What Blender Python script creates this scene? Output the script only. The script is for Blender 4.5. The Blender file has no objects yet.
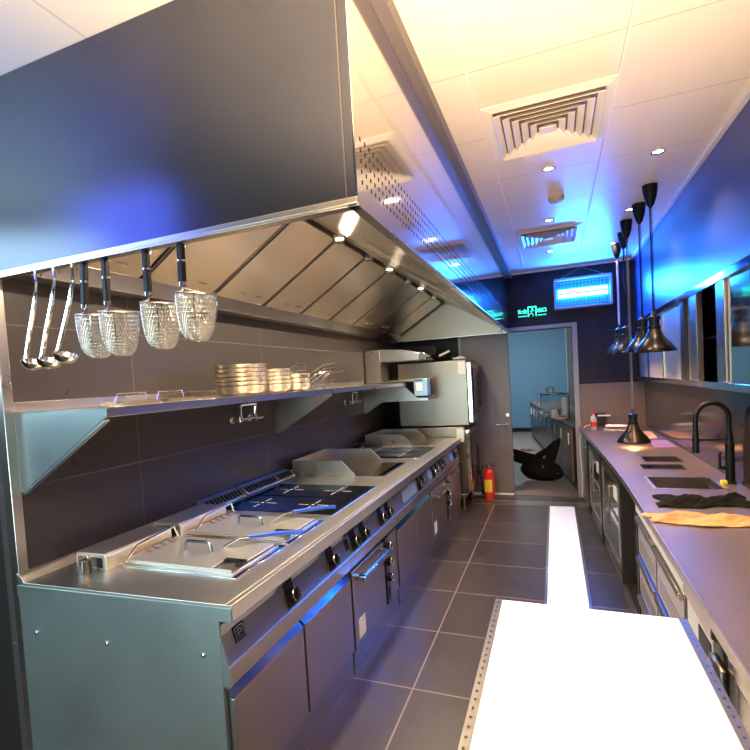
import bpy, math, random
from mathutils import Vector, Matrix
random.seed(7)
C = bpy.context.scene.collection
PI = math.pi

# ---------------------------------------------------------------- materials
def mat(name, col=(.8,.8,.8), rough=.5, metal=0.0, spec=.5, emit=None, es=0, alpha=1, trans=0, noise=0, nscale=8, bump=0, bscale=40, stretch=None, var=0, coat=0, aniso=0):
    m = bpy.data.materials.new(name); m.use_nodes = True
    nt = m.node_tree; b = nt.nodes['Principled BSDF']
    b.inputs['Base Color'].default_value = (*col, 1)
    b.inputs['Roughness'].default_value = rough
    b.inputs['Metallic'].default_value = metal
    b.inputs['Specular IOR Level'].default_value = spec
    b.inputs['Transmission Weight'].default_value = trans
    b.inputs['Alpha'].default_value = alpha
    b.inputs['Coat Weight'].default_value = coat
    if emit:
        b.inputs['Emission Color'].default_value = (*emit, 1); b.inputs['Emission Strength'].default_value = es
    if noise or bump or var:
        tc = nt.nodes.new('ShaderNodeTexCoord'); mp = nt.nodes.new('ShaderNodeMapping')
        nt.links.new(tc.outputs['Object'], mp.inputs['Vector'])
        if stretch: mp.inputs['Scale'].default_value = stretch
        if noise:
            n = nt.nodes.new('ShaderNodeTexNoise'); n.inputs['Scale'].default_value = nscale; n.inputs['Detail'].default_value = 1
            nt.links.new(mp.outputs[0], n.inputs['Vector'])
            mr = nt.nodes.new('ShaderNodeMapRange'); mr.inputs['To Min'].default_value = max(.02, rough-noise*.4); mr.inputs['To Max'].default_value = rough+noise*.4
            nt.links.new(n.outputs['Fac'], mr.inputs['Value']); nt.links.new(mr.outputs[0], b.inputs['Roughness'])
        if var:
            n3 = nt.nodes.new('ShaderNodeTexNoise'); n3.inputs['Scale'].default_value = nscale; n3.inputs['Detail'].default_value = 3
            nt.links.new(mp.outputs[0], n3.inputs['Vector'])
            mx = nt.nodes.new('ShaderNodeMix'); mx.data_type = 'RGBA'
            mx.inputs[6].default_value = (*[c*(1-var) for c in col], 1); mx.inputs[7].default_value = (*[min(1, c*(1+var)) for c in col], 1)
            nt.links.new(n3.outputs['Fac'], mx.inputs[0]); nt.links.new(mx.outputs[2], b.inputs['Base Color'])
        if bump:
            n2 = nt.nodes.new('ShaderNodeTexNoise'); n2.inputs['Scale'].default_value = bscale; n2.inputs['Detail'].default_value = 3
            nt.links.new(mp.outputs[0], n2.inputs['Vector'])
            bp = nt.nodes.new('ShaderNodeBump'); bp.inputs['Strength'].default_value = bump; bp.inputs['Distance'].default_value = .01
            nt.links.new(n2.outputs['Fac'], bp.inputs['Height']); nt.links.new(bp.outputs[0], b.inputs['Normal'])
    return m

def tiled(name, col, grout, rough, axes, pitch, origin, gw=.004, var=.15, nscale=6, metal=0, bump=.02, gvis=1.0, spec=.5, rvar=.04):
    """flat tiles with thin joints; axes = the two object axes that carry the grid"""
    m = mat(name, col, rough, metal, spec); nt = m.node_tree; b = nt.nodes['Principled BSDF']
    tc = nt.nodes.new('ShaderNodeTexCoord'); sx = nt.nodes.new('ShaderNodeSeparateXYZ')
    nt.links.new(tc.outputs['Object'], sx.inputs[0])
    def M(op, a, bb=None):
        n = nt.nodes.new('ShaderNodeMath'); n.operation = op
        for i, v in enumerate((a, bb)):
            if v is None: continue
            if isinstance(v, (int, float)): n.inputs[i].default_value = v
            else: nt.links.new(v, n.inputs[i])
        return n.outputs[0]
    lines = []; cells = []
    for ax, p, o in zip(axes, pitch, origin):
        v = M('DIVIDE', M('SUBTRACT', sx.outputs['XYZ'.index(ax)], o), p)
        f = M('FRACT', v); cells.append(M('FLOOR', v))
        d = M('MULTIPLY', M('MINIMUM', f, M('SUBTRACT', 1.0, f)), p)
        lines.append(M('LESS_THAN', d, gw/2))
    g = M('MAXIMUM', lines[0], lines[1])
    cx = nt.nodes.new('ShaderNodeCombineXYZ'); nt.links.new(cells[0], cx.inputs[0]); nt.links.new(cells[1], cx.inputs[1])
    wn = nt.nodes.new('ShaderNodeTexWhiteNoise'); nt.links.new(cx.outputs[0], wn.inputs['Vector'])
    ns = nt.nodes.new('ShaderNodeTexNoise'); ns.inputs['Scale'].default_value = nscale; ns.inputs['Detail'].default_value = 8; ns.inputs['Roughness'].default_value = .65
    nt.links.new(tc.outputs['Object'], ns.inputs['Vector'])
    fac = M('ADD', M('MULTIPLY', wn.outputs['Value'], .3), M('MULTIPLY', ns.outputs['Fac'], .7))
    mx = nt.nodes.new('ShaderNodeMix'); mx.data_type = 'RGBA'
    mx.inputs[6].default_value = (*[c*(1-var) for c in col], 1); mx.inputs[7].default_value = (*[c*(1+var) for c in col], 1)
    nt.links.new(fac, mx.inputs[0])
    m2 = nt.nodes.new('ShaderNodeMix'); m2.data_type = 'RGBA'; m2.inputs[7].default_value = (*grout, 1)
    nt.links.new(M('MULTIPLY', g, gvis), m2.inputs[0]); nt.links.new(mx.outputs[2], m2.inputs[6]); nt.links.new(m2.outputs[2], b.inputs['Base Color'])
    rr = M('ADD', M('MULTIPLY', ns.outputs['Fac'], rvar), rough-rvar/2); nt.links.new(rr, b.inputs['Roughness'])
    bp = nt.nodes.new('ShaderNodeBump'); bp.inputs['Strength'].default_value = .4; bp.inputs['Distance'].default_value = .002; bp.invert = True
    nt.links.new(g, bp.inputs['Height']); nt.links.new(bp.outputs[0], b.inputs['Normal'])
    return m

STEEL = mat('brushed_steel', (.66,.61,.55), .28, 1, noise=.05, nscale=4, var=.06)
STEELW = mat('worktop_steel', (.74,.71,.65), .34, 1, noise=.02, nscale=3)
STEELD = mat('steel_dark', (.22,.21,.21), .3, 1, noise=.05)
STEELF = mat('front_steel', (.56,.52,.49), .30, 1, noise=.05, nscale=4)
MIRROR = mat('polished_steel', (.80,.77,.74), .09, 1, noise=.03, nscale=2, bump=.02, bscale=1.5)
HOODEND = mat('steel_dark_reflection', (.095,.10,.125), .24, .95, noise=.06, nscale=3, var=.2)  # plain steel; the dark bluish room reflection is put into its colour
ENDTEAL = mat('range_end_steel', (.46,.53,.51), .36, .9, noise=.08, nscale=2.5, var=.25)  # teal of the reflected cool light is put into the steel's colour
BRACKET = mat('bracket_steel', (.60,.72,.72), .32, .92, noise=.06)
FILTER = mat('filter_steel', (.90,.80,.66), .30, 1, noise=.08, nscale=2.5, bump=.02, bscale=3)
CHROME = mat('chrome', (.86,.85,.84), .1, 1)
BLACK = mat('black_plastic', (.007,.007,.008), .45, 0, .3)
BLACKM = mat('black_metal', (.02,.019,.02), .33, .6)
LAMPM = mat('dark_bronze_lacquer', (.032,.027,.025), .28, .8)
LAMPIN = mat('lamp_inner', (.75,.65,.5), .4, .3)
GLASSB = mat('black_ceramic_glass', (.006,.007,.013), .06, 0, .6, coat=.5)
WHITEL = mat('white_line', (.75,.75,.75), .5)
BLUE = mat('blue_grip', (.01,.09,.62), .35)
RED = mat('red_paint', (.62,.02,.012), .3, coat=.3)
YELLOW = mat('yellow_label', (.8,.6,.05), .5)
WHITE = mat('white_plastic', (.82,.82,.80), .4)
CEIL = tiled('ceiling_panels', (.92,.80,.64), (.55,.48,.40), .34, ('X','Y'), (.6,.6), (.31,.27), gw=.005, var=.02, bump=0)
CEILP = mat('ceiling_white', (.92,.85,.75), .4)
FLOORT = tiled('floor_tiles', (.038,.028,.022), (.22,.17,.13), .38, ('X','Y'), (.65,.575), (-.753,2.283), gw=.008, var=.6, nscale=7, rvar=.22)
FLOORG = mat('grey_floor', (.17,.15,.12), .45, noise=.1, nscale=3, var=.15)
WALLT = tiled('left_wall_tiles', (.065,.054,.052), (.15,.13,.12), .28, ('Y','Z'), (1.2,.68), (1.9,1.257), gw=.005, var=.08, nscale=1.2)
WALLB = tiled('back_wall_tiles', (.020,.015,.022), (.05,.045,.05), .45, ('X','Z'), (.6,.6), (.47,1.46), gw=.005, var=.2, spec=.25)
WALLR = mat('right_wall_lamp_blue_tint', (.055,.07,.19), .33, 0, .5, noise=.05, nscale=1, var=.08)  # blue spill of the insect lamp is put into the wall's base colour
SPLASH = mat('glossy_black_splashback', (.035,.028,.028), .12, .0, .6, noise=.06, nscale=2)
TAUPE = mat('taupe_panel', (.17,.12,.095), .4, 0, noise=.05)
DOORM = mat('grey_door_paint', (.17,.145,.14), .42, .15, noise=.04)
FRAMEM = mat('mauve_grey_trim', (.30,.27,.28), .4, .2)
BLUEW = mat('blue_wall_paint', (.10,.22,.32), .7, var=.05)
STRIP = mat('glare_white_steel', (.93,.92,.90), .42, .0)  # steel whose overexposed glare is put into a near-white colour
COUNTER = mat('counter_stone', (.118,.090,.083), .34, 0, .5, noise=.06, nscale=5, bump=.03, bscale=50, var=.10)
COUNTEDGE = mat('counter_edge_steel', (.60,.52,.42), .3, 1)
CABD = mat('cabinet_dark', (.035,.030,.027), .35, .3)
CABST = mat('cabinet_steel', (.42,.37,.31), .3, 1, noise=.05)
GLASSD = mat('dark_door_glass', (.10,.095,.08), .08, .3, .6, coat=.4)
CLOTHB = mat('black_cloth', (.010,.009,.008), .9, 0, .1, bump=.3, bscale=60)
CLOTHO = mat('orange_cloth', (.66,.32,.13), .85, bump=.3, bscale=60, var=.55, nscale=5)
CLOTHW = mat('white_cloth', (.85,.80,.70), .8, bump=.3, bscale=60)
PURPLE = mat('purple_card', (.30,.17,.38), .5)
MESHM = mat('wire_mesh', (.86,.82,.72), .22, 1)
UVF = mat('lavender_frame', (.42,.40,.60), .4, .3)
UVT = mat('uv_tube', (1,1,1), .4, emit=(.035,.40,1.0), es=62)
UVB = mat('uv_backplate', (.006,.10,.34), .5, .0)
EXITG = mat('exit_green', (0,.5,.3), .4, emit=(.05,1,.62), es=2.6)
LITW = mat('lamp_glow', (1,1,1), .4, emit=(1,.86,.66), es=30)
HOODL = mat('hood_lamp_glow', (1,1,1), .4, emit=(1,.82,.58), es=6)
BULB = mat('heat_bulb', (1,.6,.3), .4, emit=(1,.52,.18), es=30)
FILM = mat('pale_blue_film', (.42,.60,.78), .25, .5)
PAPER = mat('paper', (.7,.7,.68), .6)
PETM = mat('clear_plastic', (.85,.88,.9), .12, 0, trans=.6)
PINK = mat('pink_food', (.75,.4,.3), .5)
GLASSC = mat('clear_glass', (.75,.86,.9), .05, 0, trans=.85)
OVENST = mat('oven_steel', (.32,.265,.21), .34, 1, noise=.05)
LIDM = mat('lid_steel', (.74,.73,.66), .38, .85, noise=.05)
BEIGEST = mat('box_steel', (.74,.68,.58), .38, .85)
PANIN = mat('pan_steel', (.78,.70,.58), .22, 1)

# ---------------------------------------------------------------- mesh builder
class MB:
    def __init__(s): s.v = []; s.f = []
    def add(s, vs, fs, M=None):
        o = len(s.v)
        s.v += [tuple(M @ Vector(v)) if M else tuple(v) for v in vs]
        s.f += [tuple(i+o for i in f) for f in fs]; return s
    def box(s, x0, x1, y0, y1, z0, z1, M=None):
        vs = [(x,y,z) for z in (z0,z1) for y in (y0,y1) for x in (x0,x1)]
        return s.add(vs, [(0,2,3,1),(4,5,7,6),(0,1,5,4),(2,6,7,3),(0,4,6,2),(1,3,7,5)], M)
    def hexa(s, a, b):
        """two quads (4 points each), joined"""
        return s.add(list(a)+list(b), [(3,2,1,0),(4,5,6,7),(0,1,5,4),(1,2,6,5),(2,3,7,6),(3,0,4,7)])
    def prism(s, poly, axis, a, b):
        """poly of 2-D points extruded along axis from a to b"""
        n = len(poly)
        def P(p, t):
            return {'x':(t,p[0],p[1]), 'y':(p[0],t,p[1]), 'z':(p[0],p[1],t)}[axis]
        vs = [P(p,a) for p in poly]+[P(p,b) for p in poly]
        fs = [tuple(range(n))[::-1], tuple(range(n,2*n))]+[(i,(i+1)%n,n+(i+1)%n,n+i) for i in range(n)]
        return s.add(vs, fs)
    def lathe(s, prof, c=(0,0,0), seg=24, M=None, cap=True):
        vs = []; fs = []
        for r, z in prof:
            for i in range(seg):
                a = 2*PI*i/seg; vs.append((c[0]+r*math.cos(a), c[1]+r*math.sin(a), c[2]+z))
        for k in range(len(prof)-1):
            for i in range(seg):
                j = (i+1) % seg; fs.append((k*seg+i, k*seg+j, (k+1)*seg+j, (k+1)*seg+i))
        if cap:
            fs.append(tuple(range(seg))[::-1]); k = (len(prof)-1)*seg; fs.append(tuple(range(k, k+seg)))
        return s.add(vs, fs, M)
    def cyl(s, p0, p1, r, r2=None, seg=16):
        p0 = Vector(p0); p1 = Vector(p1); d = p1-p0; L = d.length
        M = Matrix.Translation(p0) @ d.to_track_quat('Z','Y').to_matrix().to_4x4()
        return s.lathe([(r,0),(r if r2 is None else r2,L)], seg=seg, M=M)
    def tube(s, pts, r, seg=8, closed=False):
        pts = [Vector(p) for p in pts]; n = len(pts); vs = []; fs = []
        rs = r if isinstance(r, (list,tuple)) else [r]*n
        up = None
        for i, p in enumerate(pts):
            a = pts[(i-1) % n] if (i > 0 or closed) else p; b = pts[(i+1) % n] if (i < n-1 or closed) else p
            t = (b-a).normalized()
            if up is None: up = Vector((0,0,1)) if abs(t.z) < .9 else Vector((1,0,0))
            sd = t.cross(up).normalized(); up = sd.cross(t).normalized()
            for k in range(seg):
                an = 2*PI*k/seg; vs.append(p+sd*math.cos(an)*rs[i]+up*math.sin(an)*rs[i])
        for i in range(n if closed else n-1):
            for k in range(seg):
                a = i*seg+k; b = i*seg+(k+1) % seg; j = ((i+1) % n)*seg
                fs.append((a, b, j+(k+1) % seg, j+k))
        if not closed: fs += [tuple(range(seg))[::-1], tuple(range((n-1)*seg, n*seg))]
        return s.add(vs, fs)
    def bar(s, p0, p1, w, h):
        p0 = Vector(p0); p1 = Vector(p1); d = p1-p0
        M = Matrix.Translation(p0) @ d.to_track_quat('Z','Y').to_matrix().to_4x4()
        return s.box(-w/2, w/2, -h/2, h/2, 0, d.length, M)
    def sphere(s, c, r, seg=16, rings=10, sc=(1,1,1)):
        prof = [(max(1e-4, r*math.sin(PI*k/rings)), -r*math.cos(PI*k/rings)) for k in range(rings+1)]
        M = Matrix.Translation(c) @ Matrix.Diagonal((*sc,1))
        return s.lathe(prof, seg=seg, M=M)
    def obj(s, name, m, parent=None, bevel=0, loc=None, label=None, solid=0):
        me = bpy.data.meshes.new(name); me.from_pydata(s.v, [], s.f); me.update()
        me.polygons.foreach_set('use_smooth', [True]*len(me.polygons))
        try: me.set_sharp_from_angle(angle=math.radians(34))
        except Exception: pass
        o = bpy.data.objects.new(name, me); C.objects.link(o); me.materials.append(m)
        if parent: o.parent = parent
        if loc: o.location = loc
        if bevel:
            b = o.modifiers.new('bevel','BEVEL'); b.width = bevel; b.segments = 2; b.limit_method = 'ANGLE'; b.angle_limit = math.radians(40)
        if solid:
            b = o.modifiers.new('solid','SOLIDIFY'); b.thickness = solid
        if label: o['label'] = label
        return o

def thing(name, label, cat, loc=(0,0,0), rz=0, group=None):
    o = bpy.data.objects.new(name, None); C.objects.link(o); o.empty_display_size = .1
    o.location = loc; o.rotation_euler = (0,0,rz); o['label'] = label; o['category'] = cat
    if group: o['group'] = group
    return o
def tag(o, label, cat, group=None):
    o['label'] = label; o['category'] = cat
    if group: o['group'] = group
    return o
def struct(o): o['kind'] = 'structure'; return o
def dup(root, loc, rz=None, label=None):
    r = root.copy(); C.objects.link(r); r.location = loc
    if rz is not None: r.rotation_euler = (0,0,rz)
    if label: r['label'] = label
    for ch in list(root.children):
        c = ch.copy(); C.objects.link(c); c.parent = r
        for g in list(ch.children):
            d = g.copy(); C.objects.link(d); d.parent = c
    return r

# ---------------------------------------------------------------- dimensions (metres; x right, y into the room, z up)
CZ = 2.88; YB = 6.40; XL = -2.09; XS = 1.0; XC = .93
# ---------------------------------------------------------------- setting
struct(MB().box(-4.2, 1.6, -4.0, YB, -.1, 0).obj('floor', FLOORT))
struct(MB().box(-3.2, 2.4, YB, 13.6, -.1, 0).obj('floor', FLOORG))
struct(MB().box(-4.2, 1.6, -4.0, YB+.1, CZ, CZ+.1).obj('ceiling', CEIL))
struct(MB().box(-3.2, 2.4, YB+.1, 13.6, CZ, CZ+.1).obj('ceiling', CEILP))
struct(MB().box(XL-.15, XL, 1.293, YB, 0, CZ).obj('wall_left', WALLT))
# steel edge post that closes the tiled wall, and the dark wall before it
struct(MB().box(-2.135, -2.085, 1.252, 1.292, 0, 2.125).obj('trim_1', STEEL, bevel=.003))
struct(MB().box(-4.2, -2.135, 1.30, 1.42, 0, CZ).obj('wall_near_left', CABD))
struct(MB().box(-4.35, -4.2, -4.0, 1.42, 0, CZ).obj('wall_side_left', WALLT))
# right wall: splashback below, recess with the wall cabinet, upper wall
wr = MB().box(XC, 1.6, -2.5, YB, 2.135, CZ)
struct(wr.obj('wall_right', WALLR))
struct(MB().box(XS, 1.6, -2.5, YB, 0, 1.44).obj('wall_right_splashback', SPLASH))
struct(MB().box(1.36, 1.6, -2.5, YB, 1.44, 2.135).obj('wall_right_recess', CABD))
# back wall with the door opening  x -1.12 .. .225
DX0, DX1, DZ = -1.14, .225, 2.14
bw = MB().box(-2.3, DX0, YB, YB+.12, 0, CZ).box(DX1, 1.6, YB, YB+.12, 0, CZ).box(DX0, DX1, YB, YB+.12, DZ, CZ)
struct(bw.obj('wall_back', WALLB))
struct(MB().box(.29, XS, YB-.012, YB, 0, 1.42).obj('trim_2', TAUPE))
fr = MB().box(DX1, .288, YB-.03, YB+.14, 0, DZ+.05).box(DX0-.05, DX1, YB-.03, YB+.14, DZ, DZ+.05).box(DX0-.05, DX0, YB-.03, YB+.14, 0, DZ)
struct(fr.obj('door_frame', FRAMEM, bevel=.004))
d1 = struct(MB().box(DX0, -.54, YB-.03, YB+.02, .005, DZ).obj('door_1', DOORM, bevel=.004))
h = MB().cyl((-.60,YB-.03,.945),(-.60,YB-.045,.945),.024).tube([(-.60,YB-.045,.945),(-.60,YB-.09,.945),(-.63,YB-.095,.945),(-.73,YB-.09,.945)], .010, 8)
h.obj('handle', CHROME, d1, label='satin lever handle')
MB().cyl((-.585,YB-.03,1.065),(-.585,YB-.045,1.065),.022).obj('lock', CHROME, d1, label='round lock cylinder')
MB().box(DX0+.01, -.55, YB-.036, YB-.028, .006, .03).obj('kick_strip', WHITE, d1, label='pale bottom strip')
# ceiling edge trims
struct(MB().box(.895, XC, -1, YB, CZ-.02, CZ).obj('trim_3', CEILP, bevel=.003))
struct(MB().box(-.5, -.452, 1.27, YB, 2.82, CZ).obj('trim_4', DOORM))
struct(MB().box(-.452, XC, YB-.02, YB, CZ-.02, CZ).obj('trim_5', CEILP))
for i, x in enumerate((-.29, .315)):
    struct(MB().box(x-.005, x+.005, 1.0, YB-.02, CZ-.008, CZ).obj('trim_%d' % (6+i), CEILP))
# far room
struct(MB().box(-3.2, 2.4, 13.3, 13.5, 0, CZ).obj('wall_far', BLUEW))
struct(MB().box(-3.3, -3.2, YB, 13.5, 0, CZ).obj('wall_far_left', BLUEW))
struct(MB().box(1.05, 1.15, YB+.12, 13.5, 0, CZ).obj('wall_far_right', BLUEW))
struct(MB().box(-3.2, 1.2, 13.25, 13.3, 0, .1).obj('baseboard_far', BLACK))
# floor drain channel and cross grating
dc = thing('drain_channel', 'long flat steel drain cover running down the aisle floor, glare painted white', 'floor drain', (0,0,0))
MB().box(-.105, .16, .6, 5.9, .0, .006).obj('cover', STRIP, dc)
MB().box(-.125, -.105, .6, 5.9, .0, .008).box(.16, .18, .6, 5.9, .0, .008).obj('frame', CABST, dc)
b = MB()
for k in range(150):
    y = .7+k*.0345
    b.box(-.119, -.111, y, y+.008, .0078, .0088).box(.166, .174, y, y+.008, .0078, .0088)
b.obj('studs', CHROME, dc)
g = thing('threshold_grating', 'steel slotted floor grating crossing in front of the doorway', 'floor grating', (0,6.0,0))
b = MB()
for k in range(92):
    x = -1.05+k*.015; b.box(x, x+.008, -.085, .085, .0, .007)
b.obj('bars', STEEL, g)
MB().box(-1.06, .335, -.10, -.085, 0, .008).box(-1.06, .335, .085, .10, 0, .008).obj('frame', CABST, g)
struct(MB().box(-.54, DX1, YB-.02, YB+.14, 0, .008).obj('trim_8', TAUPE))

# ---------------------------------------------------------------- extraction hood
HX, HY0, HY1, HZ = -.5, 1.27, 6.22, 2.125
hd = thing('extraction_hood', 'long stainless canopy hood over the cooking line, bluish near end', 'extraction hood', (-1.3,3.7,HZ))
off = Vector((1.3,-3.7,-HZ))
def H(mb, name, m, bevel=0, label=None, parent=hd):
    o = mb.obj(name, m, parent, bevel, label=label)
    if parent is hd: o.location = off
    return o
H(MB().box(HX-.004, HX, HY0, HY1, HZ, 2.82), 'front_panel', MIRROR, .002, 'mirror-bright front panel')
b = MB()
b.box(XL, HX-.0045, HY0, HY0+.015, HZ, CZ-.002)
H(b, 'end_panel', HOODEND, .002, 'dark bluish end panel')
H(MB().box(HX-.036, HX-.032, HY0-.002, HY0, HZ, 2.8), 'end_seam', STEELD)
H(MB().box(XL, HX-.022, HY1-.015, HY1, HZ, CZ-.002), 'far_end_panel', OVENST)
# slots (4 rows, staggered lengthwise)
b = MB()
for k in range(128):
    for r in range(5):
        y = 1.31+k*.0365; z = 2.315-r*.031
        b.box(HX, HX+.0010, y, y+.007, z, z+.012)
H(b, 'perforated_slots', BLACK)
# bottom rim
b = MB().box(XL, HX, HY0-.006, HY0+.0, HZ-.0, HZ+.018).box(XL, HX, HY0-.006, HY0+.03, HZ-.008, HZ).box(HX-.03, HX+.003, HY0-.006, HY1, HZ-.008, HZ)
b.box(XL, HX, HY1-.03, HY1, HZ-.008, HZ)
H(b, 'bottom_rim', STEEL, .001)
# inner sloping front plate with small holes, gutter, filters
ZT = 2.56; XT = -1.33
b = MB().hexa([(HX-.03,HY0+.02,HZ),(HX-.03,HY1-.02,HZ),(XT+.03,HY1-.02,ZT+.03),(XT+.03,HY0+.02,ZT+.03)], [(HX-.03,HY0+.02,HZ+.012),(HX-.03,HY1-.02,HZ+.012),(XT+.03,HY1-.02,ZT+.042),(XT+.03,HY0+.02,ZT+.042)])
H(b, 'inner_plate', STEEL, 0)
b = MB(); sl = Vector((XT+.03-HX+.03, 0, ZT+.03-HZ)).normalized(); nn = Vector((sl.z, 0, -sl.x)).normalized()
if nn.z > 0: nn = -nn
for k in range(70):
    for r in range(7):
        p = Vector((HX-.03, 2.2+k*.05, HZ))+sl*(.16+r*.035)+nn*.0015
        b.cyl(p, p+nn*.001, .006, seg=6)
H(b, 'perforations', BLACK)
H(MB().prism([(-2.07,HZ),(-1.965,HZ),(-1.925,HZ+.075),(-1.935,HZ+.078),(-2.07,HZ+.05)], 'y', HY0+.02, HY1-.02), 'grease_gutter', STEEL, .002, 'long grease gutter along the wall')
H(MB().hexa([(-1.96,HY0+.02,HZ+.13),(-1.96,HY1-.02,HZ+.13),(XT,HY1-.02,ZT+.07),(XT,HY0+.02,ZT+.07)], [(-1.96,HY0+.02,HZ+.145),(-1.96,HY1-.02,HZ+.145),(XT,HY1-.02,ZT+.085),(XT,HY0+.02,ZT+.085)]), 'back_plate', TAUPE)
P0 = Vector((-1.94,0,HZ+.07)); P1 = Vector((XT,0,ZT+.01)); dd = (P1-P0); L = dd.length; dd.normalize(); nf = Vector((dd.z,0,-dd.x)); nf.normalize()
if nf.z > 0: nf = -nf
b = MB(); W = .50
def slabf(y0, y1, r=.03, t=.02):
    b = MB(); ring = []
    for (cu, cv, a0) in ((y0+r,r,180),(y1-r,r,270),(y1-r,L-r,0),(y0+r,L-r,90)):
        for q in range(4):
            a = math.radians(a0+q*30); ring.append((cu+r*math.cos(a), cv+r*math.sin(a)))
    A = [P0+Vector((0,u,0))+dd*v for u, v in ring]; B = [p-nf*t for p in A]; n = len(ring)
    b.add(A+B, [tuple(range(n)), tuple(range(n,2*n))[::-1]]+[(i,(i+1) % n,n+(i+1) % n,n+i) for i in range(n)])
    return b
for k in range(9):
    y0 = 1.335+k*.535
    f = H(slabf(y0+.012, y0+.50), 'baffle_filter', FILTER, .002)
    for s in (.17, .33):
        q = P0+Vector((0,y0+s,0))+dd*(.1)+nf*.004
        hb = MB().tube([q-Vector((0,.03,0)), q-Vector((0,.03,0))+nf*.02, q+Vector((0,.03,0))+nf*.02, q+Vector((0,.03,0))], .003, 6)
        hb.obj('handle', CHROME, f)
# filter rest clips and lights
for k in range(9):
    y = 1.335+k*.535
    H(MB().box(XT, XT+.05, y-.03, y+.03, ZT-.01, ZT+.03), 'filter_rest', STEEL, .003)
HL = (1.75, 2.7, 3.65, 4.6)
for y in HL:
    f = H(MB().cyl((-1.2,y,2.52),(-1.2,y,2.50),.036,seg=24), 'light_housing', STEEL, .003)
    MB().cyl((-1.2,y,2.499),(-1.2,y,2.496),.026,seg=24).obj('hood_light', HOODL, f)
H(MB().box(-.56, -.53, 5.5, 5.62, HZ-.045, HZ-.008).box(-.58,-.52,5.55,5.57,HZ-.05,HZ-.045), 'gutter_tap', STEELD)
# ---------------------------------------------------------------- ladles and noodle strainers on the hood rim
def ladle(x, label, lean, L=.36):
    t = thing('ladle', label, 'ladle', (x, 1.30, 2.13), 0, 'steel ladles hanging from the hood rim')
    dx = lean
    pts = [(0,0,0),(.002,-.012,-.01),(.0,-.004,-.05),(dx*.25,.0,-.13),(dx*.65,.0,-.24),(dx,.0,-L+.02),(dx+.006,0,-L)]
    MB().tube([(0,.012,-.022),(0,.016,-.004),(0,.004,.006),(0,-.009,-.004)]+[(p[0],p[1]-.006,p[2]-.004) for p in pts[2:]], [.004]*4+[.006,.0085,.0095,.008,.006], 8).obj('handle', CHROME, t)
    prof = [(.0005,-.030),(.02,-.028),(.036,-.018),(.043,-.004),(.045,.006),(.043,.006),(.034,-.014),(.018,-.024),(.0005,-.026)]
    M = Matrix.Translation((dx+.045,-.006,-L-.0)) @ Matrix.Rotation(math.radians(22), 4, 'Y')
    MB().lathe(prof, seg=24, M=M, cap=False).obj('bowl', CHROME, t)
    return t
ladle(-1.885, 'leftmost of the three steel ladles on the hood rim', -.105)
ladle(-1.782, 'middle one of the three steel ladles on the hood rim', -.115)
ladle(-1.68, 'right ladle of the three, next to the black-handled strainers', -.125, .345)
# mesh bowl
def basket_mesh(t, R, Dp, M):
    b = MB(); seg = 40; rings = 16
    def P(u, v):   # u angle, v 0..1 down
        r = R*math.cos(v*PI/2*.96)**.55; return Vector((r*math.cos(u), r*math.sin(u), -Dp*math.sin(v*PI/2)))
    vs = []; fs = []
    for k in range(rings+1):
        for i in range(seg): vs.append(M @ P(2*PI*(i+.5*(k % 2))/seg, k/rings))
    for k in range(rings):
        for i in range(seg):
            j = (i+1) % seg
            if k % 2 == 0: fs += [(k*seg+i,(k+1)*seg+i,k*seg+j),(k*seg+j,(k+1)*seg+i,(k+1)*seg+j)]
            else: fs += [(k*seg+i,(k+1)*seg+i,(k+1)*seg+j),(k*seg+i,(k+1)*seg+j,k*seg+j)]
    o = b.add(vs, fs).obj('mesh_basket', MESHM, t)
    w = o.modifiers.new('wire','WIREFRAME'); w.thickness = .0028; w.use_replace = True; w.use_even_offset = False
    return o
def strainer(x, label, tilt, hl):
    t = thing('noodle_strainer', label, 'strainer', (x, 1.30, 2.13), 0, 'deep wire strainers hanging from the hood rim')
    # hook, black grip, wire neck
    MB().tube([(0,.012,-.02),(0,.016,-.002),(0,.004,.006),(0,-.008,-.004),(0,-.010,-.02)], .003, 6).obj('hook', CHROME, t)
    d = Vector((math.sin(tilt), 0, -math.cos(tilt)))
    p = Vector((0,-.010,-.012)); q = p+d*hl
    MB().bar(p, q, .022, .022).obj('grip', BLACK, t, .005, label='black plastic grip')
    MB().cyl(p+d*hl*.42, p+d*hl*.47, .0145, seg=12).obj('ferrule', CHROME, t)
    MB().cyl(p+d*hl*.99, p+d*(hl+.012), .0125, seg=12).obj('end_collar', CHROME, t)
    n = q+d*.03
    c = n+Vector((.055,-.0,-.012))
    M = Matrix.Translation(c) @ Matrix.Rotation(math.radians(8), 4, 'Y') @ Matrix.Rotation(math.radians(6), 4, 'X')
    R = .066
    b = MB().tube([M @ Vector((R*math.cos(a*PI/18), R*math.sin(a*PI/18), 0)) for a in range(36)], .0036, 8, True)
    b.tube([q, n, M @ Vector((-R,.012,0))], .003, 6).tube([q, n+Vector((0,0,.004)), M @ Vector((-R,-.012,0))], .003, 6)
    b.obj('rim', CHROME, t)
    # two crossing ribs
    b = MB()
    for a in (0, PI/2):
        pts = []
        for k in range(-8, 9):
            v = k/8; r = (R+.001)*math.cos(abs(v)*0) * math.sin(v*PI/2); pts.append(M @ Vector((r*math.cos(a+.6), r*math.sin(a+.6), -.160*math.cos(v*PI/2)**.75)))
        b.tube(pts, .002, 6)
    b.obj('rib', CHROME, t)
    basket_mesh(t, R-.001, .158, M)
    return t
strainer(-1.615, 'leftmost deep wire strainer with black handle, beside the ladles', -.10, .155)
strainer(-1.51, 'second deep wire strainer from the left, black handle with a shiny ferrule', -.03, .155)
strainer(-1.315, 'third deep wire strainer from the left under the hood', -.02, .145)
strainer(-1.16, 'rightmost and highest hanging wire strainer with black handle', -.03, .13)

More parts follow.
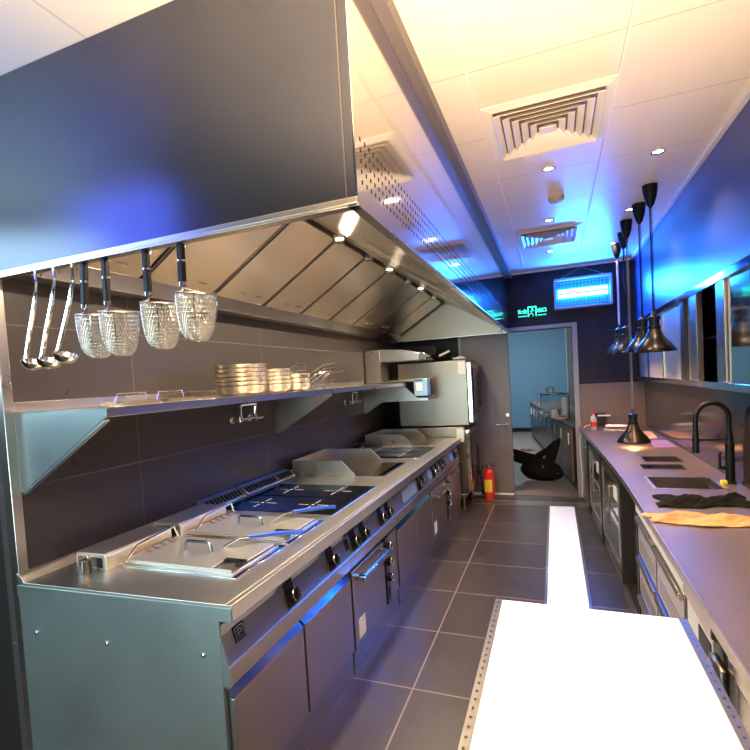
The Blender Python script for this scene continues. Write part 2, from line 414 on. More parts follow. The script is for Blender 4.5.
# ---------------------------------------------------------------- wall shelves
def shelf(y0, y1, bys, label, nearmat, name='wall_shelf'):
    t = thing(name, label, 'shelf', (XL,y0,1.54), 0, 'long steel wall shelves')
    Ls = y1-y0; D = .525
    MB().box(0, D, 0, Ls, .030, .036).box(0, .006, 0, Ls, .036, .075).box(D-.004, D, 0, Ls, 0, .036).box(D-.03, D-.004, 0, Ls, 0, .004).obj('top', STEEL, t, .001)
    for k, by in enumerate(bys):
        yy = by-y0
        m = nearmat if k == 0 else STEEL
        lab = 'bright triangular bracket' if (k == 0 and nearmat is BRACKET) else None
        MB().prism([(0,.03),(D,.03),(D,.0),(D-.02,-.005),(.012,-.30),(0,-.30)], 'y', yy-.003, yy+.003).prism([(D-.02,-.008),(.012,-.303),(.016,-.31),(D-.014,-.014)], 'y', yy-.003, yy+.02).obj('bracket', m, t, .001, label=lab)
    return t
shelf(1.29, 3.24, (1.294, 3.226), 'near steel wall shelf holding the nested pans', BRACKET)
shelf(3.26, 5.12, (5.10,), 'far steel wall shelf with a bright front edge near the grill', STEEL)
# pan lids with wire handles lying on the near shelf
def tray_lid(y, label):
    t = thing('pan_lid', label, 'lid', (-1.72, y, 1.576), 0, 'lids with wire handles on the shelf')
    MB().hexa([(-.09,-.10,0),(.09,-.10,0),(.09,.10,0),(-.09,.10,0)], [(-.07,-.08,.016),(.07,-.08,.016),(.07,.08,.016),(-.07,.08,.016)]).obj('lid', PANIN, t, .003)
    MB().tube([(.0,-.085,.012),(0,-.07,.05),(0,.075,.05),(0,.09,.012)], .0035, 8).obj('handle', CHROME, t)
tray_lid(1.545, 'pan lid with wire handle, nearest on the long shelf')
tray_lid(1.77, 'second pan lid with wire handle, between the first lid and the pans')
# nested frying pans
def pan(x, y, z, R, ang, group, label, hl=.2, hh=.055):
    t = thing('frying_pan', label, 'pan', (x,y,z), ang, group)
    MB().lathe([(R*.74,0),(R*.84,.006),(R*.93,.025),(R*.97,.050),(R*1.0,.055),(R*.97,.055),(R*.945,.050),(R*.905,.026),(R*.81,.010),(R*.72,.004)], seg=32).obj('body', PANIN, t)
    MB().tube([(R*.93,0,.036),(R*1.1,0,.046),(R+hl*.6,0,hh+.02),(R+hl,0,hh+.024)], [.006,.005,.006,.007], 8).obj('handle', CHROME, t)
    return t
for k in range(6):
    pan(-1.775, 2.40, 1.576+k*.0255, .155, math.radians(112), 'nested pans, left stack', 'large steel frying pan in the left stack, %s' % ('at the bottom','second from the bottom','third from the bottom','third from the top','second from the top','topmost')[k], .26 if k > 3 else .05, .05)
for k in range(5):
    pan(-1.79, 2.74, 1.576+k*.025, .145, math.radians(80), 'nested pans, middle stack', 'steel frying pan in the middle stack, %s' % ('at the bottom','second from the bottom','in the middle','second from the top','topmost, handle raised')[k], .05 if k < 2 else .24, .07)
for k in range(3):
    pan(-1.80, 3.05, 1.576+k*.034, .135, math.radians(66), 'nested pans, right stack', 'steel frying pan in the right stack, %s' % ('at the bottom','in the middle','topmost')[k], .28, .10)
def fry_wire(y, label, z=1.577, hl=.30):
    t = thing('wire_basket', label, 'basket', (-1.78,y,z), 0, 'wire fry baskets on the shelf')
    b = MB()
    for zz, s in ((.003,.85),(.035,.93),(.07,1)):
        b.tube([(-.11*s,-.07*s,zz),(.11*s,-.07*s,zz),(.11*s,.07*s,zz),(-.11*s,.07*s,zz)], .002, 6, True)
    for k in range(9):
        x = -.11+.22*k/8
        for sy in (-1, 1): b.tube([(x*.85,sy*.0595,.003),(x,sy*.07,.07)], .0013, 5)
        b.tube([(x*.85,-.0595,.003),(x*.85,.0595,.003)], .0013, 5)
    for k in range(1, 6):
        y_ = -.07+.14*k/6
        for sx in (-1, 1): b.tube([(sx*.0935,y_*.85,.003),(sx*.11,y_,.07)], .0013, 5)
    b.obj('basket', CHROME, t)
    MB().tube([(-.01,.07,.07),(-.01,.16,.12),(-.008,.07+hl,.145)], .0035, 6).tube([(.01,.07,.07),(.01,.16,.12),(.008,.07+hl,.145)], .0035, 6).cyl((0,.05+hl,.145),(0,.08+hl,.146),.009,seg=8).obj('handle', CHROME, t)
fry_wire(3.22, 'wire fry basket left of its twin, beside the right pan stack', hl=.34)
fry_wire(3.42, 'rightmost wire fry basket on the shelf with a long raised handle', hl=.40)
# wall taps
def tap(y, label):
    t = thing('wall_tap', label, 'tap', (XL,y,1.40), 0, 'chrome wall taps over the range')
    b = MB()
    for s in (-.10, .10):
        b.cyl((0,s,0),(.012,s,0),.026).cyl((.012,s,0),(.06,s,0),.013).cyl((.045,s,0),(.075,s,0),.019)
    b.cyl((.06,-.10,0),(.06,.10,0),.010)
    b.obj('body', CHROME, t)
    for s in (-.10, .10):
        MB().cyl((.075,s,0),(.105,s,0),.008).box(.10,.112,s-.028,s+.028,-.006,.006).obj('handle', CHROME, t, .001)
    MB().tube([(.06,.10,.0),(.06,.10,.05),(.065,.10,.085),(.08,.085,.10),(.10,-.02,.105),(.12,-.13,.105),(.125,-.155,.09),(.125,-.16,.03)], .0085, 10).cyl((.125,-.16,.03),(.125,-.16,-.005),.012).obj('spout', CHROME, t)
tap(2.78, 'chrome wall tap with swan spout between the first two shelf brackets')
tap(4.66, 'far chrome wall tap beneath the bright part of the shelf')
# ---------------------------------------------------------------- cooking line
RX = -1.06
wt = thing('worktop', 'long continuous stainless worktop of the cooking line', 'worktop', (0,0,0))
Y0, Y1 = 1.29, 5.56
b = MB().prism([(-2.07,.852),(RX-.025,.852),(RX-.025,.88),(-2.05,.88),(-2.062,.90),(-2.088,.915),(-2.088,.90)], 'y', Y0, Y1).box(RX-.025, RX, Y0, Y1, .824, .88)
b.v = [(x,y-.045*(RX-x) if y < 1.5 else y,z) for x,y,z in b.v]
b.obj('top', STEELW, wt, .0015)
b = MB().box(-2.085, RX-.002, Y0-.004, Y0+.004, .822, .868)
b.v = [(x,y-.045*(RX-x),z) for x,y,z in b.v]
b.obj('end_lip', ENDTEAL, wt)
# units beneath
def panel_face(y0, y1, t, m=STEELF):
    """sloping control panel with nose, profile in x/z"""
    return MB().prism([(-1.135,.822),(-1.128,.80),(-1.092,.662),(-1.085,.655),(-1.085,.588),(-1.13,.582),(-1.3,.582),(-1.3,.822)], 'y', y0, y1).obj('control_panel', m, t, .0015)
A0 = Vector((-1.128,0,.80)); A1 = Vector((-1.092,0,.662)); AD = (A1-A0).normalized(); AN = Vector((-AD.z,0,AD.x)); 
if AN.x < 0: AN = -AN
def knob(parent, y, s=.62, plate=True, r=.031):
    c = A0+(A1-A0)*s+Vector((0,y,0))
    if plate:
        p = A0+Vector((0,y,0))+AN*.001; 
        b = MB(); w = .034
        q = [A0+AD*.004+AN*.0, A0+AD*.137]
        ring = [Vector((0,y-w,0))+q[0],Vector((0,y+w,0))+q[0],Vector((0,y+w,0))+q[1],Vector((0,y-w,0))+q[1]]
        b.add([v+AN*.0005 for v in ring]+[v+AN*.004 for v in ring], [(3,2,1,0),(4,5,6,7),(0,1,5,4),(1,2,6,5),(2,3,7,6),(3,0,4,7)])
        b.obj('knob_plate', BLACK, parent, label='black backing strip')
    k = MB().cyl(c+AN*.003, c+AN*.034, r, r*.9, 24).obj('knob', BLACK, parent, .003, label='black control knob')
    pts = [c+AN*.036+(AD*math.cos(a*PI/12)+Vector((0,1,0))*math.sin(a*PI/12))*r*.93 for a in range(24)]
    b = MB().tube(pts, .0035, 6, True)
    b.obj('chrome_ring', CHROME, k)
    MB().bar(c+AN*.034-AD*.018, c+AN*.034+AD*.018, .012, .016).obj('grip', BLACK, k)
def film(parent, y0, y1):
    ring = [A0+AD*.012+Vector((0,y0,0)),A0+AD*.012+Vector((0,y1,0)),A0+AD*.125+Vector((0,y1,0)),A0+AD*.125+Vector((0,y0,0))]
    MB().add([v+AN*.0005 for v in ring]+[v+AN*.0025 for v in ring], [(3,2,1,0),(4,5,6,7),(0,1,5,4),(1,2,6,5),(2,3,7,6),(3,0,4,7)]).obj('film_sheet', FILM, parent, label='pale bluish film sheet')
def door(parent, y0, y1):
    d = MB().box(-1.112, -1.088, y0+.005, y1-.005, .135, .535).obj('door', STEELF, parent, .003)
    MB().prism([(-1.088,.535),(-1.088,.54),(-1.118,.572),(-1.122,.568),(-1.112,.535)], 'y', y0+.005, y1-.005).obj('grip_lip', MIRROR, d)
    return d
def carcass(parent, y0, y1, near=False):
    MB().box(-2.02, -1.118, y0+.001, y1-.001, .13, .80).obj('carcass', STEELD if not near else ENDTEAL, parent)
    MB().box(-2.0, -1.10, y0, y1, 0, .13).obj('plinth', STEELF, parent, .002)
def oven_door(parent, y0, y1):
    d = MB().box(-1.112, -1.085, y0+.005, y1-.004, .115, .565).obj('oven_door', STEELF, parent, .004)
    MB().bar((-1.03,y0+.02,.525),(-1.03,y1-.03,.525),.028,.028).box(-1.086,-1.02,y0+.03,y0+.055,.511,.539).box(-1.086,-1.02,y1-.065,y1-.04,.511,.539).obj('handle', MIRROR, d, .002)
    MB().box(-1.0849, -1.0835, y0+.05, y0+.15, .16, .27).obj('sticker', PAPER, d, label='pale paper sticker')
def sideknobs(parent, y):
    MB().box(-1.115, -1.083, y-.032, y+.032, .13, .57).obj('knob_column', STEELD, parent)
    for z in (.515,.41,.305):
        c = Vector((-1.083,y,z))
        k = MB().cyl(c, c+Vector((.03,0,0)), .028, .025, 20).obj('knob', BLACK, parent, .003, label='black side knob')
        MB().tube([c+Vector((.031,.025*math.cos(a*PI/10),.025*math.sin(a*PI/10))) for a in range(20)], .003, 6, True).obj('chrome_ring', CHROME, k)
    MB().box(-1.083, -1.081, y-.012, y+.012, .17, .24).obj('label_plate', BLACK, parent)
u = thing('fryer_cabinet', 'fryer unit with two doors at the near end of the cooking line', 'kitchen unit', (0,0,0))
carcass(u, 1.295, 2.31, True); panel_face(1.295, 2.325, u)
b = MB().box(-2.085,-1.118,1.289,1.297,.02,.824)
b.v = [(x,y-.045*(RX-x),z) for x,y,z in b.v]
b.obj('end_panel', ENDTEAL, u, .002, label='grey-green end panel')
b = MB().prism([(-1.15,.822),(-1.135,.822),(-1.128,.80),(-1.092,.662),(-1.085,.655),(-1.085,.588),(-1.15,.582)], 'y', 1.288, 1.296).obj('panel_cheek', ENDTEAL, u)
b = MB()
for (x, z) in ((-2.0,.68),(-1.63,.68),(-1.19,.69)): b.sphere((x,1.287-.045*(RX-x),z), .009, 12, 8, (1,.5,1))
b.obj('rivets', CHROME, u)
door(u, 1.30, 1.797); door(u, 1.803, 2.32)
knob(u, 1.73); knob(u, 2.13)
# square badge: frame with nested bars
def onpanel(y0, y1, s0, s1, h0, h1):
    ring = [A0+AD*s0+Vector((0,y0,0)),A0+AD*s0+Vector((0,y1,0)),A0+AD*s1+Vector((0,y1,0)),A0+AD*s1+Vector((0,y0,0))]
    return [v+AN*h0 for v in ring], [v+AN*h1 for v in ring]
bd = MB().hexa(*onpanel(1.352,1.412,.04,.098,.0005,.003)).obj('badge', BLACK, u, label='black square maker badge')
b = MB()
for (a, c_, s0, s1) in ((1.358,1.361,.046,.092),(1.403,1.406,.046,.092),(1.358,1.406,.046,.048),(1.358,1.406,.090,.092),(1.370,1.373,.056,.082),(1.370,1.394,.056,.0585),(1.391,1.394,.056,.070),(1.376,1.394,.068,.0705),(1.370,1.394,.080,.0825)):
    b.hexa(*onpanel(a,c_,s0,s1,.003,.0038))
b.obj('badge_mark', CHROME, bd)
u = thing('oven_range', 'near oven unit with square bar handle and a column of knobs', 'oven', (0,0,0))
carcass(u, 2.33, 3.12); panel_face(2.327, 3.145, u)
oven_door(u, 2.33, 2.85); sideknobs(u, 2.905)
MB().box(-1.112, -1.09, 2.95, 3.118, .135, .565).obj('side_panel', STEELF, u)
for y in (2.42, 2.56, 2.87, 3.01): knob(u, y)
MB().hexa(*onpanel(2.31,2.35,.05,.11,.0005,.003)).obj('badge', BLACK, u)
u = thing('kitchen_unit', 'griddle base unit with two plain doors between the two ovens', 'kitchen unit', (0,0,0))
carcass(u, 3.147, 4.12); panel_face(3.147, 4.135, u)
door(u, 3.144, 3.63); door(u, 3.635, 4.12); film(u, 3.36, 3.74); knob(u, 3.82); knob(u, 3.93)
u = thing('oven_range', 'far oven unit with bar handle beside the end cupboard', 'oven', (0,0,0))
carcass(u, 4.14, 4.93); panel_face(4.137, 4.95, u)
oven_door(u, 4.14, 4.74); sideknobs(u, 4.79); film(u, 4.0+.15, 4.26)
for y in (4.32,4.46,4.62,4.76): knob(u, y)
MB().box(-1.112, -1.09, 4.83, 4.93, .135, .565).obj('side_panel', STEELF, u)
u = thing('kitchen_unit', 'end cupboard of the cooking line next to the tall oven', 'kitchen unit', (0,0,0))
carcass(u, 4.96, 5.55); panel_face(4.952, 5.555, u); door(u, 4.96, 5.55); film(u, 5.08, 5.26); knob(u, 5.32)
# fryer wells
def fryer(y, label, lidlab, gname):
    t = thing('fryer_well', label, 'fryer', (-1.51,y,.88), 0, 'recessed fryer wells')
    MB().box(-.31,.33,-.185,.185,.0,.006).obj('rim', MIRROR, t, .002)
    MB().box(-.29,.30,-.165,.165,.006,.012).obj('inner_rim', FILTER, t, .002)
    b = MB().prism([(-.28,-.155),(.185,-.155),(.185,-.06),(.285,-.06),(.285,.155),(-.28,.155)], 'z', .004, .010)
    b.box(-.28,.285,-.157,-.153,-.002,.010)
    b.v = [(x_,y_,z_+.012) for x_,y_,z_ in b.v]
    l = b.obj('lid', LIDM, t, .001)
    MB().box(.185,.275,-.075,-.05,.0222,.026).box(.262,.285,-.10,-.05,.012,.026).obj('notch', BLACK, l, label='black hinge notch')
    MB().tube([(-.085,.0,.022),(-.08,.0,.057),(-.07,.0,.064),(.045,.0,.064),(.055,.0,.057),(.06,.0,.022)], .007, 10).obj('handle', STEELD, l)
    return t
FR1 = fryer(1.66, 'near fryer with a flat lid and element box, next to the worktop end', 'near flat fryer lid with bracket handle', 0)
FR2 = fryer(2.05, 'second fryer with a flat lid, beside the near induction hob', 'second flat fryer lid, nearer to the induction hob', 0)
COPPER = mat('copper_tone',(.55,.30,.18),.35,1)
def fhead(t, y, y1):
    o = Vector((-1.9,y,.88))-t.location; Ln = y1-y
    def mv(b): b.v = [(a_+o.x,b_+o.y,c_+o.z) for a_,b_,c_ in b.v]; return b
    hb = mv(MB().prism([(-.09,.0),(.09,.0),(.09,.055),(.08,.068),(-.08,.068),(-.09,.055)], 'y', .0, Ln)).obj('element_box', BEIGEST, t, .003)
    mv(MB().prism([(-.075,.008),(.07,.008),(.07,.05),(-.075,.05)], 'y', -.003, .0)).obj('end_recess', STEELD, hb)
    mv(MB().tube([(.10,.05,.012),(.14,.05,.02),(.175,.09,.085),(.175,.30,.10),(.14,.36,.03),(.10,.36,.012)], .005, 8)).obj('wire_handle', CHROME, hb)
    b = MB()
    for k in range(4): b.tube([(.09,.16+k*.04,.02),(.13,.16+k*.045,.035),(.17,.17+k*.045,.02),(.18,.17+k*.045,.005)], .004, 6)
    mv(b).obj('element_bars', COPPER, hb, label='copper-toned bent rods')
fhead(FR1, 1.43, 1.80)
fhead(FR2, 1.86, 2.22)
t = thing('hinge_cap', 'small upright grey metal cap at the corner of the worktop', 'cap', (-1.88,1.385,.88))
MB().lathe([(.024,0),(.024,.035),(.018,.055),(.006,.062)], seg=6).obj('cap', STEELD, t, .002)
MB().sphere((0,.02,.06), .009, 12, 8).obj('screw', CHROME, t)
# blue gripped basket handles
def bh(p, q, w, label):
    t = thing('basket_handle', label, 'handle', p, 0, 'blue basket handles over the fryers')
    q = Vector(q)-Vector(p); w = Vector(w)-Vector(p)
    MB().tube([(0,0,0), q*.5+Vector((0,0,.004)), q], [.010,.011,.009], 10).obj('grip', BLUE, t, label='blue plastic grip')
    MB().tube([q, q+(w-q)*.4+Vector((0,0,.012)), q+(w-q)*.8+Vector((0,0,.006)), w], .0045, 8).obj('wire', CHROME, t)
bh((-1.155,1.955,.915),(-1.35,1.80,.93),(-1.43,1.72,.905), 'blue handle lying across the near fryer lid')
bh((-1.20,2.41,.91),(-1.36,2.21,.93),(-1.42,2.08,.905), 'blue handle reaching from the second lid onto the induction hob')
# flue vents
def flue(y, L, label):
    t = thing('flue_vent', label, 'vent', (-2.03,y,.885), 0, 'slotted steel flue vents along the wall')
    MB().prism([(-.045,0),(.055,0),(.055,.012),(.0,.055),(-.045,.06)], 'y', 0, L).obj('body', STEEL, t, .003)
    b = MB(); n = int(L/.036)
    for k in range(n):
        y_ = .02+k*(L-.03)/n
        b.hexa([(.045,y_,.0205),(.045,y_+.017,.0205),(.008,y_+.017,.0495),(.008,y_,.0495)], [(.047,y_,.023),(.047,y_+.017,.023),(.010,y_+.017,.052),(.010,y_,.052)])
    b.obj('slots', BLACK, t)
flue(2.27, .37, 'nearest slotted flue vent, behind the near induction hob')
flue(2.66, .40, 'second slotted flue vent from the fryers')
flue(3.07, .22, 'short flue vent just before the near griddle')
flue(3.98, .80, 'flue vent behind the far induction hob')
# induction hobs
def hob(y0, y1, label):
    t = thing('induction_hob', label, 'induction hob', (-1.57,(y0+y1)/2,.88), 0, 'black glass induction hobs set in the worktop')
    Wd = (y1-y0)
    MB().box(-.395,.385,-Wd/2,Wd/2,.0,.003).obj('frame', MIRROR, t)
    for s in (-1, 1):
        a, b_ = (-Wd/2+.012, -.010) if s < 0 else (.010, Wd/2-.012)
        gl = MB().box(-.385,.375,a,b_,.003,.006).obj('glass', GLASSB, t, .001)
        m = MB(); cy = (a+b_)/2
        for cx in (-.19,.17):
            for ang in (0,PI/2,PI,3*PI/2):
                dx, dy = math.cos(ang+.0), math.sin(ang+.0)
                m.bar((cx+dx*.03,cy+dy*.03,.0063),(cx+dx*.10,cy+dy*.10,.0063),.005,.0006)
            m.box(cx-.007,cx+.007,cy-.007,cy+.007,.006,.0066)
        m.obj('zone_marks', WHITEL, gl, label='white cross-shaped zone marks')
hob(2.335, 3.04, 'near black glass induction hob beside the fryers')
hob(4.14, 4.80, 'far black glass induction hob between the two griddles')
# griddles
def griddle(y0, y1, label):
    t = thing('griddle', label, 'griddle', (-1.60,(y0+y1)/2,.88), 0, 'griddles with splash guards')
    Wd = y1-y0; h = Wd/2
    MB().box(-.40,.36,-h+.02,h-.02,.0,.004).obj('plate', mat('griddle_plate_'+str(y0),(.50,.40,.28),.25,1,noise=.08), t)
    MB().box(.30,.345,-h+.03,h-.03,.0042,.006).obj('grease_slot', MIRROR, t)
    for s in (-1, 1):
        MB().prism([(-.42,0),(.13,0),(.13,.02),(.02,.125),(-.42,.125)], 'y', s*h-.004, s*h+.004).obj('side_guard', STEEL, t, .001)
    MB().box(-.424,-.416,-h,h,0,.125).obj('back_guard', STEEL, t, .001)
griddle(3.33, 3.95, 'near griddle with a three-sided steel splash guard')
griddle(4.92, 5.50, 'far griddle with splash guard at the end of the line')

# ---------------------------------------------------------------- salamander and tall oven
s = thing('salamander_grill', 'steel salamander grill mounted on the wall past the shelf', 'grill', (-1.99,5.2,1.58))
MB().box(-.09,.10,0,.40,.0,.39).obj('back_column', STEEL, s, .003)
MB().prism([(.10,.24),(.56,.24),(.62,.25),(.64,.30),(.38,.37),(.10,.39)], 'y', 0, .40).obj('top_housing', STEEL, s, .004)
MB().prism([(.56,.236),(.655,.24),(.665,.30),(.58,.335)], 'y', -.008, .41).obj('nose', MIRROR, s, .006, label='bright rounded nose')
MB().box(.10,.60,0,.40,.0,.018).obj('grid_shelf', STEEL, s, .002)
b = MB()
for k in range(12): b.cyl((.12+k*.04,.01,.024),(.12+k*.04,.39,.024),.003,seg=6)
b.obj('rack', CHROME, s)
for p in ((-.05,.05),(.56,.05)):
    MB().cyl((p[0],p[1],-.02),(p[0],p[1],0),.014).obj('foot', BLACK, s)
s = thing('wall_bracket_shelf', 'low steel bracket shelf under the salamander grill', 'shelf', (-2.05,5.16,1.36))
MB().box(-.04,.62,0,.5,.0,.012).box(.61,.72,0,.5,.0,.03).obj('plate', STEEL, s, .002)
MB().prism([(-.04,0),(-.04,.2),(.42,.2),(.60,.03),(.72,.03),(.72,0)], 'y', -.004, .0).obj('cheek', STEEL, s)
s = thing('control_box', 'small pale square control box beside the salamander grill', 'control box', (-1.50,5.2,1.41))
MB().box(0,.16,0,.14,0,.20).obj('housing', FILM, s, .006)
MB().box(.03,.10,-.003,0,.06,.15).obj('faceplate', WHITE, s)
MB().box(-.01,.17,-.01,.15,-.014,.0).obj('rubber_base', BLACK, s)
# combi ovens
def combi(z0, z1, x1, label, near=True):
    o = thing('combi_oven', label, 'oven', (-1.40,5.95,z0), 0, 'tall stacked combi ovens')
    hgt = z1-z0
    MB().box(-.42,x1+1.40,-.33,.36,0,hgt).obj('body', OVENST, o, .006)
    MB().box(x1+1.40+.002,x1+1.40+.055,-.325,.34,.03,hgt-.03).obj('door', MIRROR, o, .008)
    MB().box(x1+1.456,x1+1.462,-.25,.2,.12,hgt-.1).obj('window', GLASSB, o, label='dark door glass')
    MB().tube([(x1+1.455,-.25,hgt*.28),(x1+1.53,-.25,hgt*.28),(x1+1.53,-.25,hgt*.72),(x1+1.455,-.25,hgt*.72)], .014, 10).obj('handle', BLACK, o, label='black bar handle')
    MB().box(x1+1.30,x1+1.385,-.333,-.33,hgt*.78,hgt-.02).obj('sticker', PAPER, o)
    b = MB()
    for k in range(22): b.box(-.25+k*.028,-.236+k*.028,-.332,-.33,.03,.038)
    b.obj('louvres', STEELD, o)
    return o
c1 = combi(1.02, 1.80, -.965, 'upper oven of the tall stack by the far door')
MB().prism([(.0,0),(.022,0),(.011,.02)], 'y', -.333, -.33).obj('warning_sign', YELLOW, c1, loc=(.0,0,.60), label='small yellow warning triangle')
combi(.19, 1.0, -1.02, 'lower oven of the tall stack by the far door')
s = thing('oven_stand', 'low steel stand carrying the stacked ovens', 'stand', (-1.40,5.95,0))
MB().box(-.42,.36,-.33,.36,.15,.185).obj('frame', STEEL, s, .003)
for x in (-.38,.32):
    for y in (-.29,.32): MB().cyl((x,y,0),(x,y,.15),.018).cyl((x,y,0),(x,y,.012),.026).obj('leg', STEEL, s)
t = thing('roasting_dish', 'black dish with pale rim lying on top of the tall oven', 'dish', (-1.32,5.95,1.805))
MB().lathe([(.10,0),(.14,.03),(.15,.055),(.14,.055),(.10,.012)], seg=24, M=Matrix.Rotation(.25,4,'X')@Matrix.Translation((0,0,.03))).obj('bowl', BLACK, t)
MB().tube([(.0,-.15,.07),(.06,-.17,.09),(.12,-.13,.12)], .014, 8).obj('handle', WHITE, t)
t = thing('crumpled_wrap', 'crumpled white wrapping on the oven beside the black dish', 'wrapping', (-1.10,5.93,1.805))
b = MB(); b.sphere((0,0,.02), .06, 14, 8, (1.4,1,.35)); b.v = [(x*(1+random.uniform(-.25,.25)), y*(1+random.uniform(-.25,.25)), max(0,z*(1+random.uniform(-.3,.4)))) for x,y,z in b.v]
b.obj('wrap', WHITE, t)
t = thing('equipment_box', 'black box on the tall oven under the hood', 'box', (-1.65,6.1,1.803))
MB().box(-.14,.22,-.12,.12,0,.22).obj('housing', BLACK, t, .006)
MB().box(.22,.225,-.10,.10,.02,.20).obj('side_plate', STEELD, t)
# fire extinguisher
t = thing('fire_extinguisher', 'red fire extinguisher standing on the floor before the grey door', 'fire extinguisher', (-.84,6.17,0))
MB().lathe([(.062,0),(.068,.01),(.068,.33),(.060,.37),(.035,.395),(.022,.40),(.022,.415)], seg=28).obj('cylinder', RED, t)
MB().cyl((0,0,.41),(0,0,.445),.018).obj('valve', CHROME, t)
MB().bar((.01,0,.455),(.09,0,.475),.018,.006).bar((.01,0,.435),(.08,0,.43),.018,.006).obj('lever', BLACK, t)
MB().tube([(-.02,0,.43),(-.075,-.01,.42),(-.10,-.01,.34),(-.095,-.01,.2),(-.085,-.01,.12)], .009, 8).cyl((-.085,-.01,.13),(-.083,-.01,.06),.012,.017).obj('hose', BLACK, t)
b = MB(); n = 10
for k in range(n):
    a0 = math.radians(-140+k*9); a1 = math.radians(-140+(k+1)*9)
    b.add([(.0685*math.cos(a0),.0685*math.sin(a0),.10),(.0685*math.cos(a1),.0685*math.sin(a1),.10),(.0685*math.cos(a1),.0685*math.sin(a1),.26),(.0685*math.cos(a0),.0685*math.sin(a0),.26)], [(0,1,2,3)])
b.obj('label_sticker', YELLOW, t, label='yellow instruction label')
MB().cyl((.02,-.022,.43),(.02,-.03,.43),.014).obj('gauge', CHROME, t)
t = thing('floor_pipe', 'low white pipe on the floor at the foot of the tall oven', 'pipe', (-1.0,6.28,.03))
MB().cyl((-.06,0,0),(.14,0,0),.02).obj('pipe', WHITE, t)

# ---------------------------------------------------------------- back wall: exit sign, UV insect lamp, socket
t = thing('exit_sign', 'green glowing exit sign above the doorway', 'exit sign', (-.228,YB-.02,2.37))
MB().box(-.06,.06,.004,.019,-.072,.075).box(-.175,.175,.008,.019,-.045,.045).obj('plate', BLACK, t)
b = MB()
b.box(-.052,-.042,0,.004,-.06,.065).box(.042,.052,0,.004,-.06,.065).box(-.052,.052,0,.004,.055,.068)
b.sphere((.004,0,.034), .011, 12, 6, (1,.3,1))
for p, q, w in (((0,0,.02),(-.006,0,-.016),.018),((-.002,0,.018),(-.03,0,.006),.008),((.0,0,.018),(.028,0,.008),.008),((-.006,0,-.014),(-.03,0,-.03),.010),((-.006,0,-.014),(.012,0,-.034),.010),((.012,0,-.034),(.006,0,-.058),.009),((-.03,0,-.03),(-.036,0,-.045),.008)):
    b.bar(p, q, w, .004)
b.obj('running_figure', EXITG, t, label='green running-figure pictogram')
def text(body, size, loc, m, parent, name='lettering', rot=(PI/2,0,0), ext=.001):
    cu = bpy.data.curves.new(name, 'FONT'); cu.body = body; cu.size = size; cu.align_x = 'CENTER'; cu.align_y = 'CENTER'; cu.extrude = ext; cu.offset = size*.022
    o = bpy.data.objects.new(name, cu); C.objects.link(o)
    dg = bpy.context.evaluated_depsgraph_get(); me = bpy.data.meshes.new_from_object(o.evaluated_get(dg))
    bpy.data.objects.remove(o)
    o = bpy.data.objects.new(name, me); C.objects.link(o); me.materials.clear(); me.materials.append(m); o.parent = parent; o.location = loc; o.rotation_euler = rot
    return o
text('安全', .058, (-.118,.003,.008), EXITG, t); text('出口', .058, (.118,.003,.008), EXITG, t)
MB().box(-.17,-.065,.002,.006,-.052,-.044).box(.07,.165,.002,.006,-.052,-.044).obj('underline', EXITG, t)
t = thing('insect_killer_lamp', 'blue glowing insect lamp hung on the wall by a wire', 'insect lamp', (.362,YB-.075,2.365))
MB().box(-.31,.31,.03,.055,0,.35).obj('back_plate', UVB, t)
MB().box(-.32,.32,-.055,.055,.335,.358).box(-.32,.32,-.055,.055,-.01,.012).box(-.325,-.30,-.055,.055,0,.34).box(.30,.325,-.055,.055,0,.34).obj('frame', UVF, t, .003)
for z in (.145, .205):
    MB().cyl((-.275,0,z),(.275,0,z),.021,seg=16).obj('tube', UVT, t, label='glowing blue tube')
b = MB()
for k in range(15):
    x = -.28+k*.04; b.cyl((x,-.045,.012),(x,-.045,.335),.0013,seg=5)
for z in (.04,.30): b.cyl((-.3,-.045,z),(.3,-.045,z),.0018,seg=5)
b.obj('wire_guard', UVF, t)
MB().tube([(-.27,.0,.355),(0,.03,.48),(.27,.0,.355)], .0018, 5).obj('hanging_wire', CHROME, t)
t = thing('wall_socket', 'dark wall socket box at the far end of the counter', 'socket', (.50,YB-.032,.99))
MB().box(-.07,.07,-.02,.018,-.07,.07).obj('box', CABD, t, .004)
MB().box(-.02,.12,-.035,-.02,.03,.045).cyl((-.1,-.03,.02),(-.05,-.03,.02),.012).obj('plug', WHITE, t)
t = thing('power_cable', 'thin white cable hanging from the counter end by the doorway', 'cable', (.3,6.30,.9))
MB().tube([(.10,.02,.02),(.04,0,.01),(-.01,-.01,-.05),(-.035,-.01,-.15),(-.03,.0,-.4),(-.02,0,-.6),(-.03,0,-.88)], .005, 6).obj('cable', WHITE, t)

# ---------------------------------------------------------------- ceiling fittings
def diffuser(x, y, w, label):
    t = thing('ceiling_vent', label, 'vent', (x,y,CZ), 0, 'square louvred ceiling diffusers')
    h = w/2
    b = MB()
    def fr(a, z0, b_, z1, th=.004):
        for k in range(4):
            M = Matrix.Rotation(k*PI/2, 4, 'Z')
            b.add([(-a,-a,z0),(a,-a,z0),(b_,-b_,z1),(-b_,-b_,z1),(-a,-a,z0+th),(a,-a,z0+th),(b_,-b_,z1+th),(-b_,-b_,z1+th)], [(0,1,2,3),(7,6,5,4),(0,4,5,1),(1,5,6,2),(2,6,7,3),(3,7,4,0)], M)
    fr(h, -.004, h-.045, -.012)
    b.obj('frame', CEILP, t)
    b = MB(); n = 6
    for k in range(n):
        a = (h-.05)*(1-k/n); fr(a, -.030, a-.03, -.006, .003)
    b.box(-.03,.03,-.03,.03,-.03,-.02)
    b.obj('louvres', CEILP, t)
    MB().box(-h+.05,h-.05,-h+.05,h-.05,-.0055,-.003).obj('dark_throat', TAUPE, t)
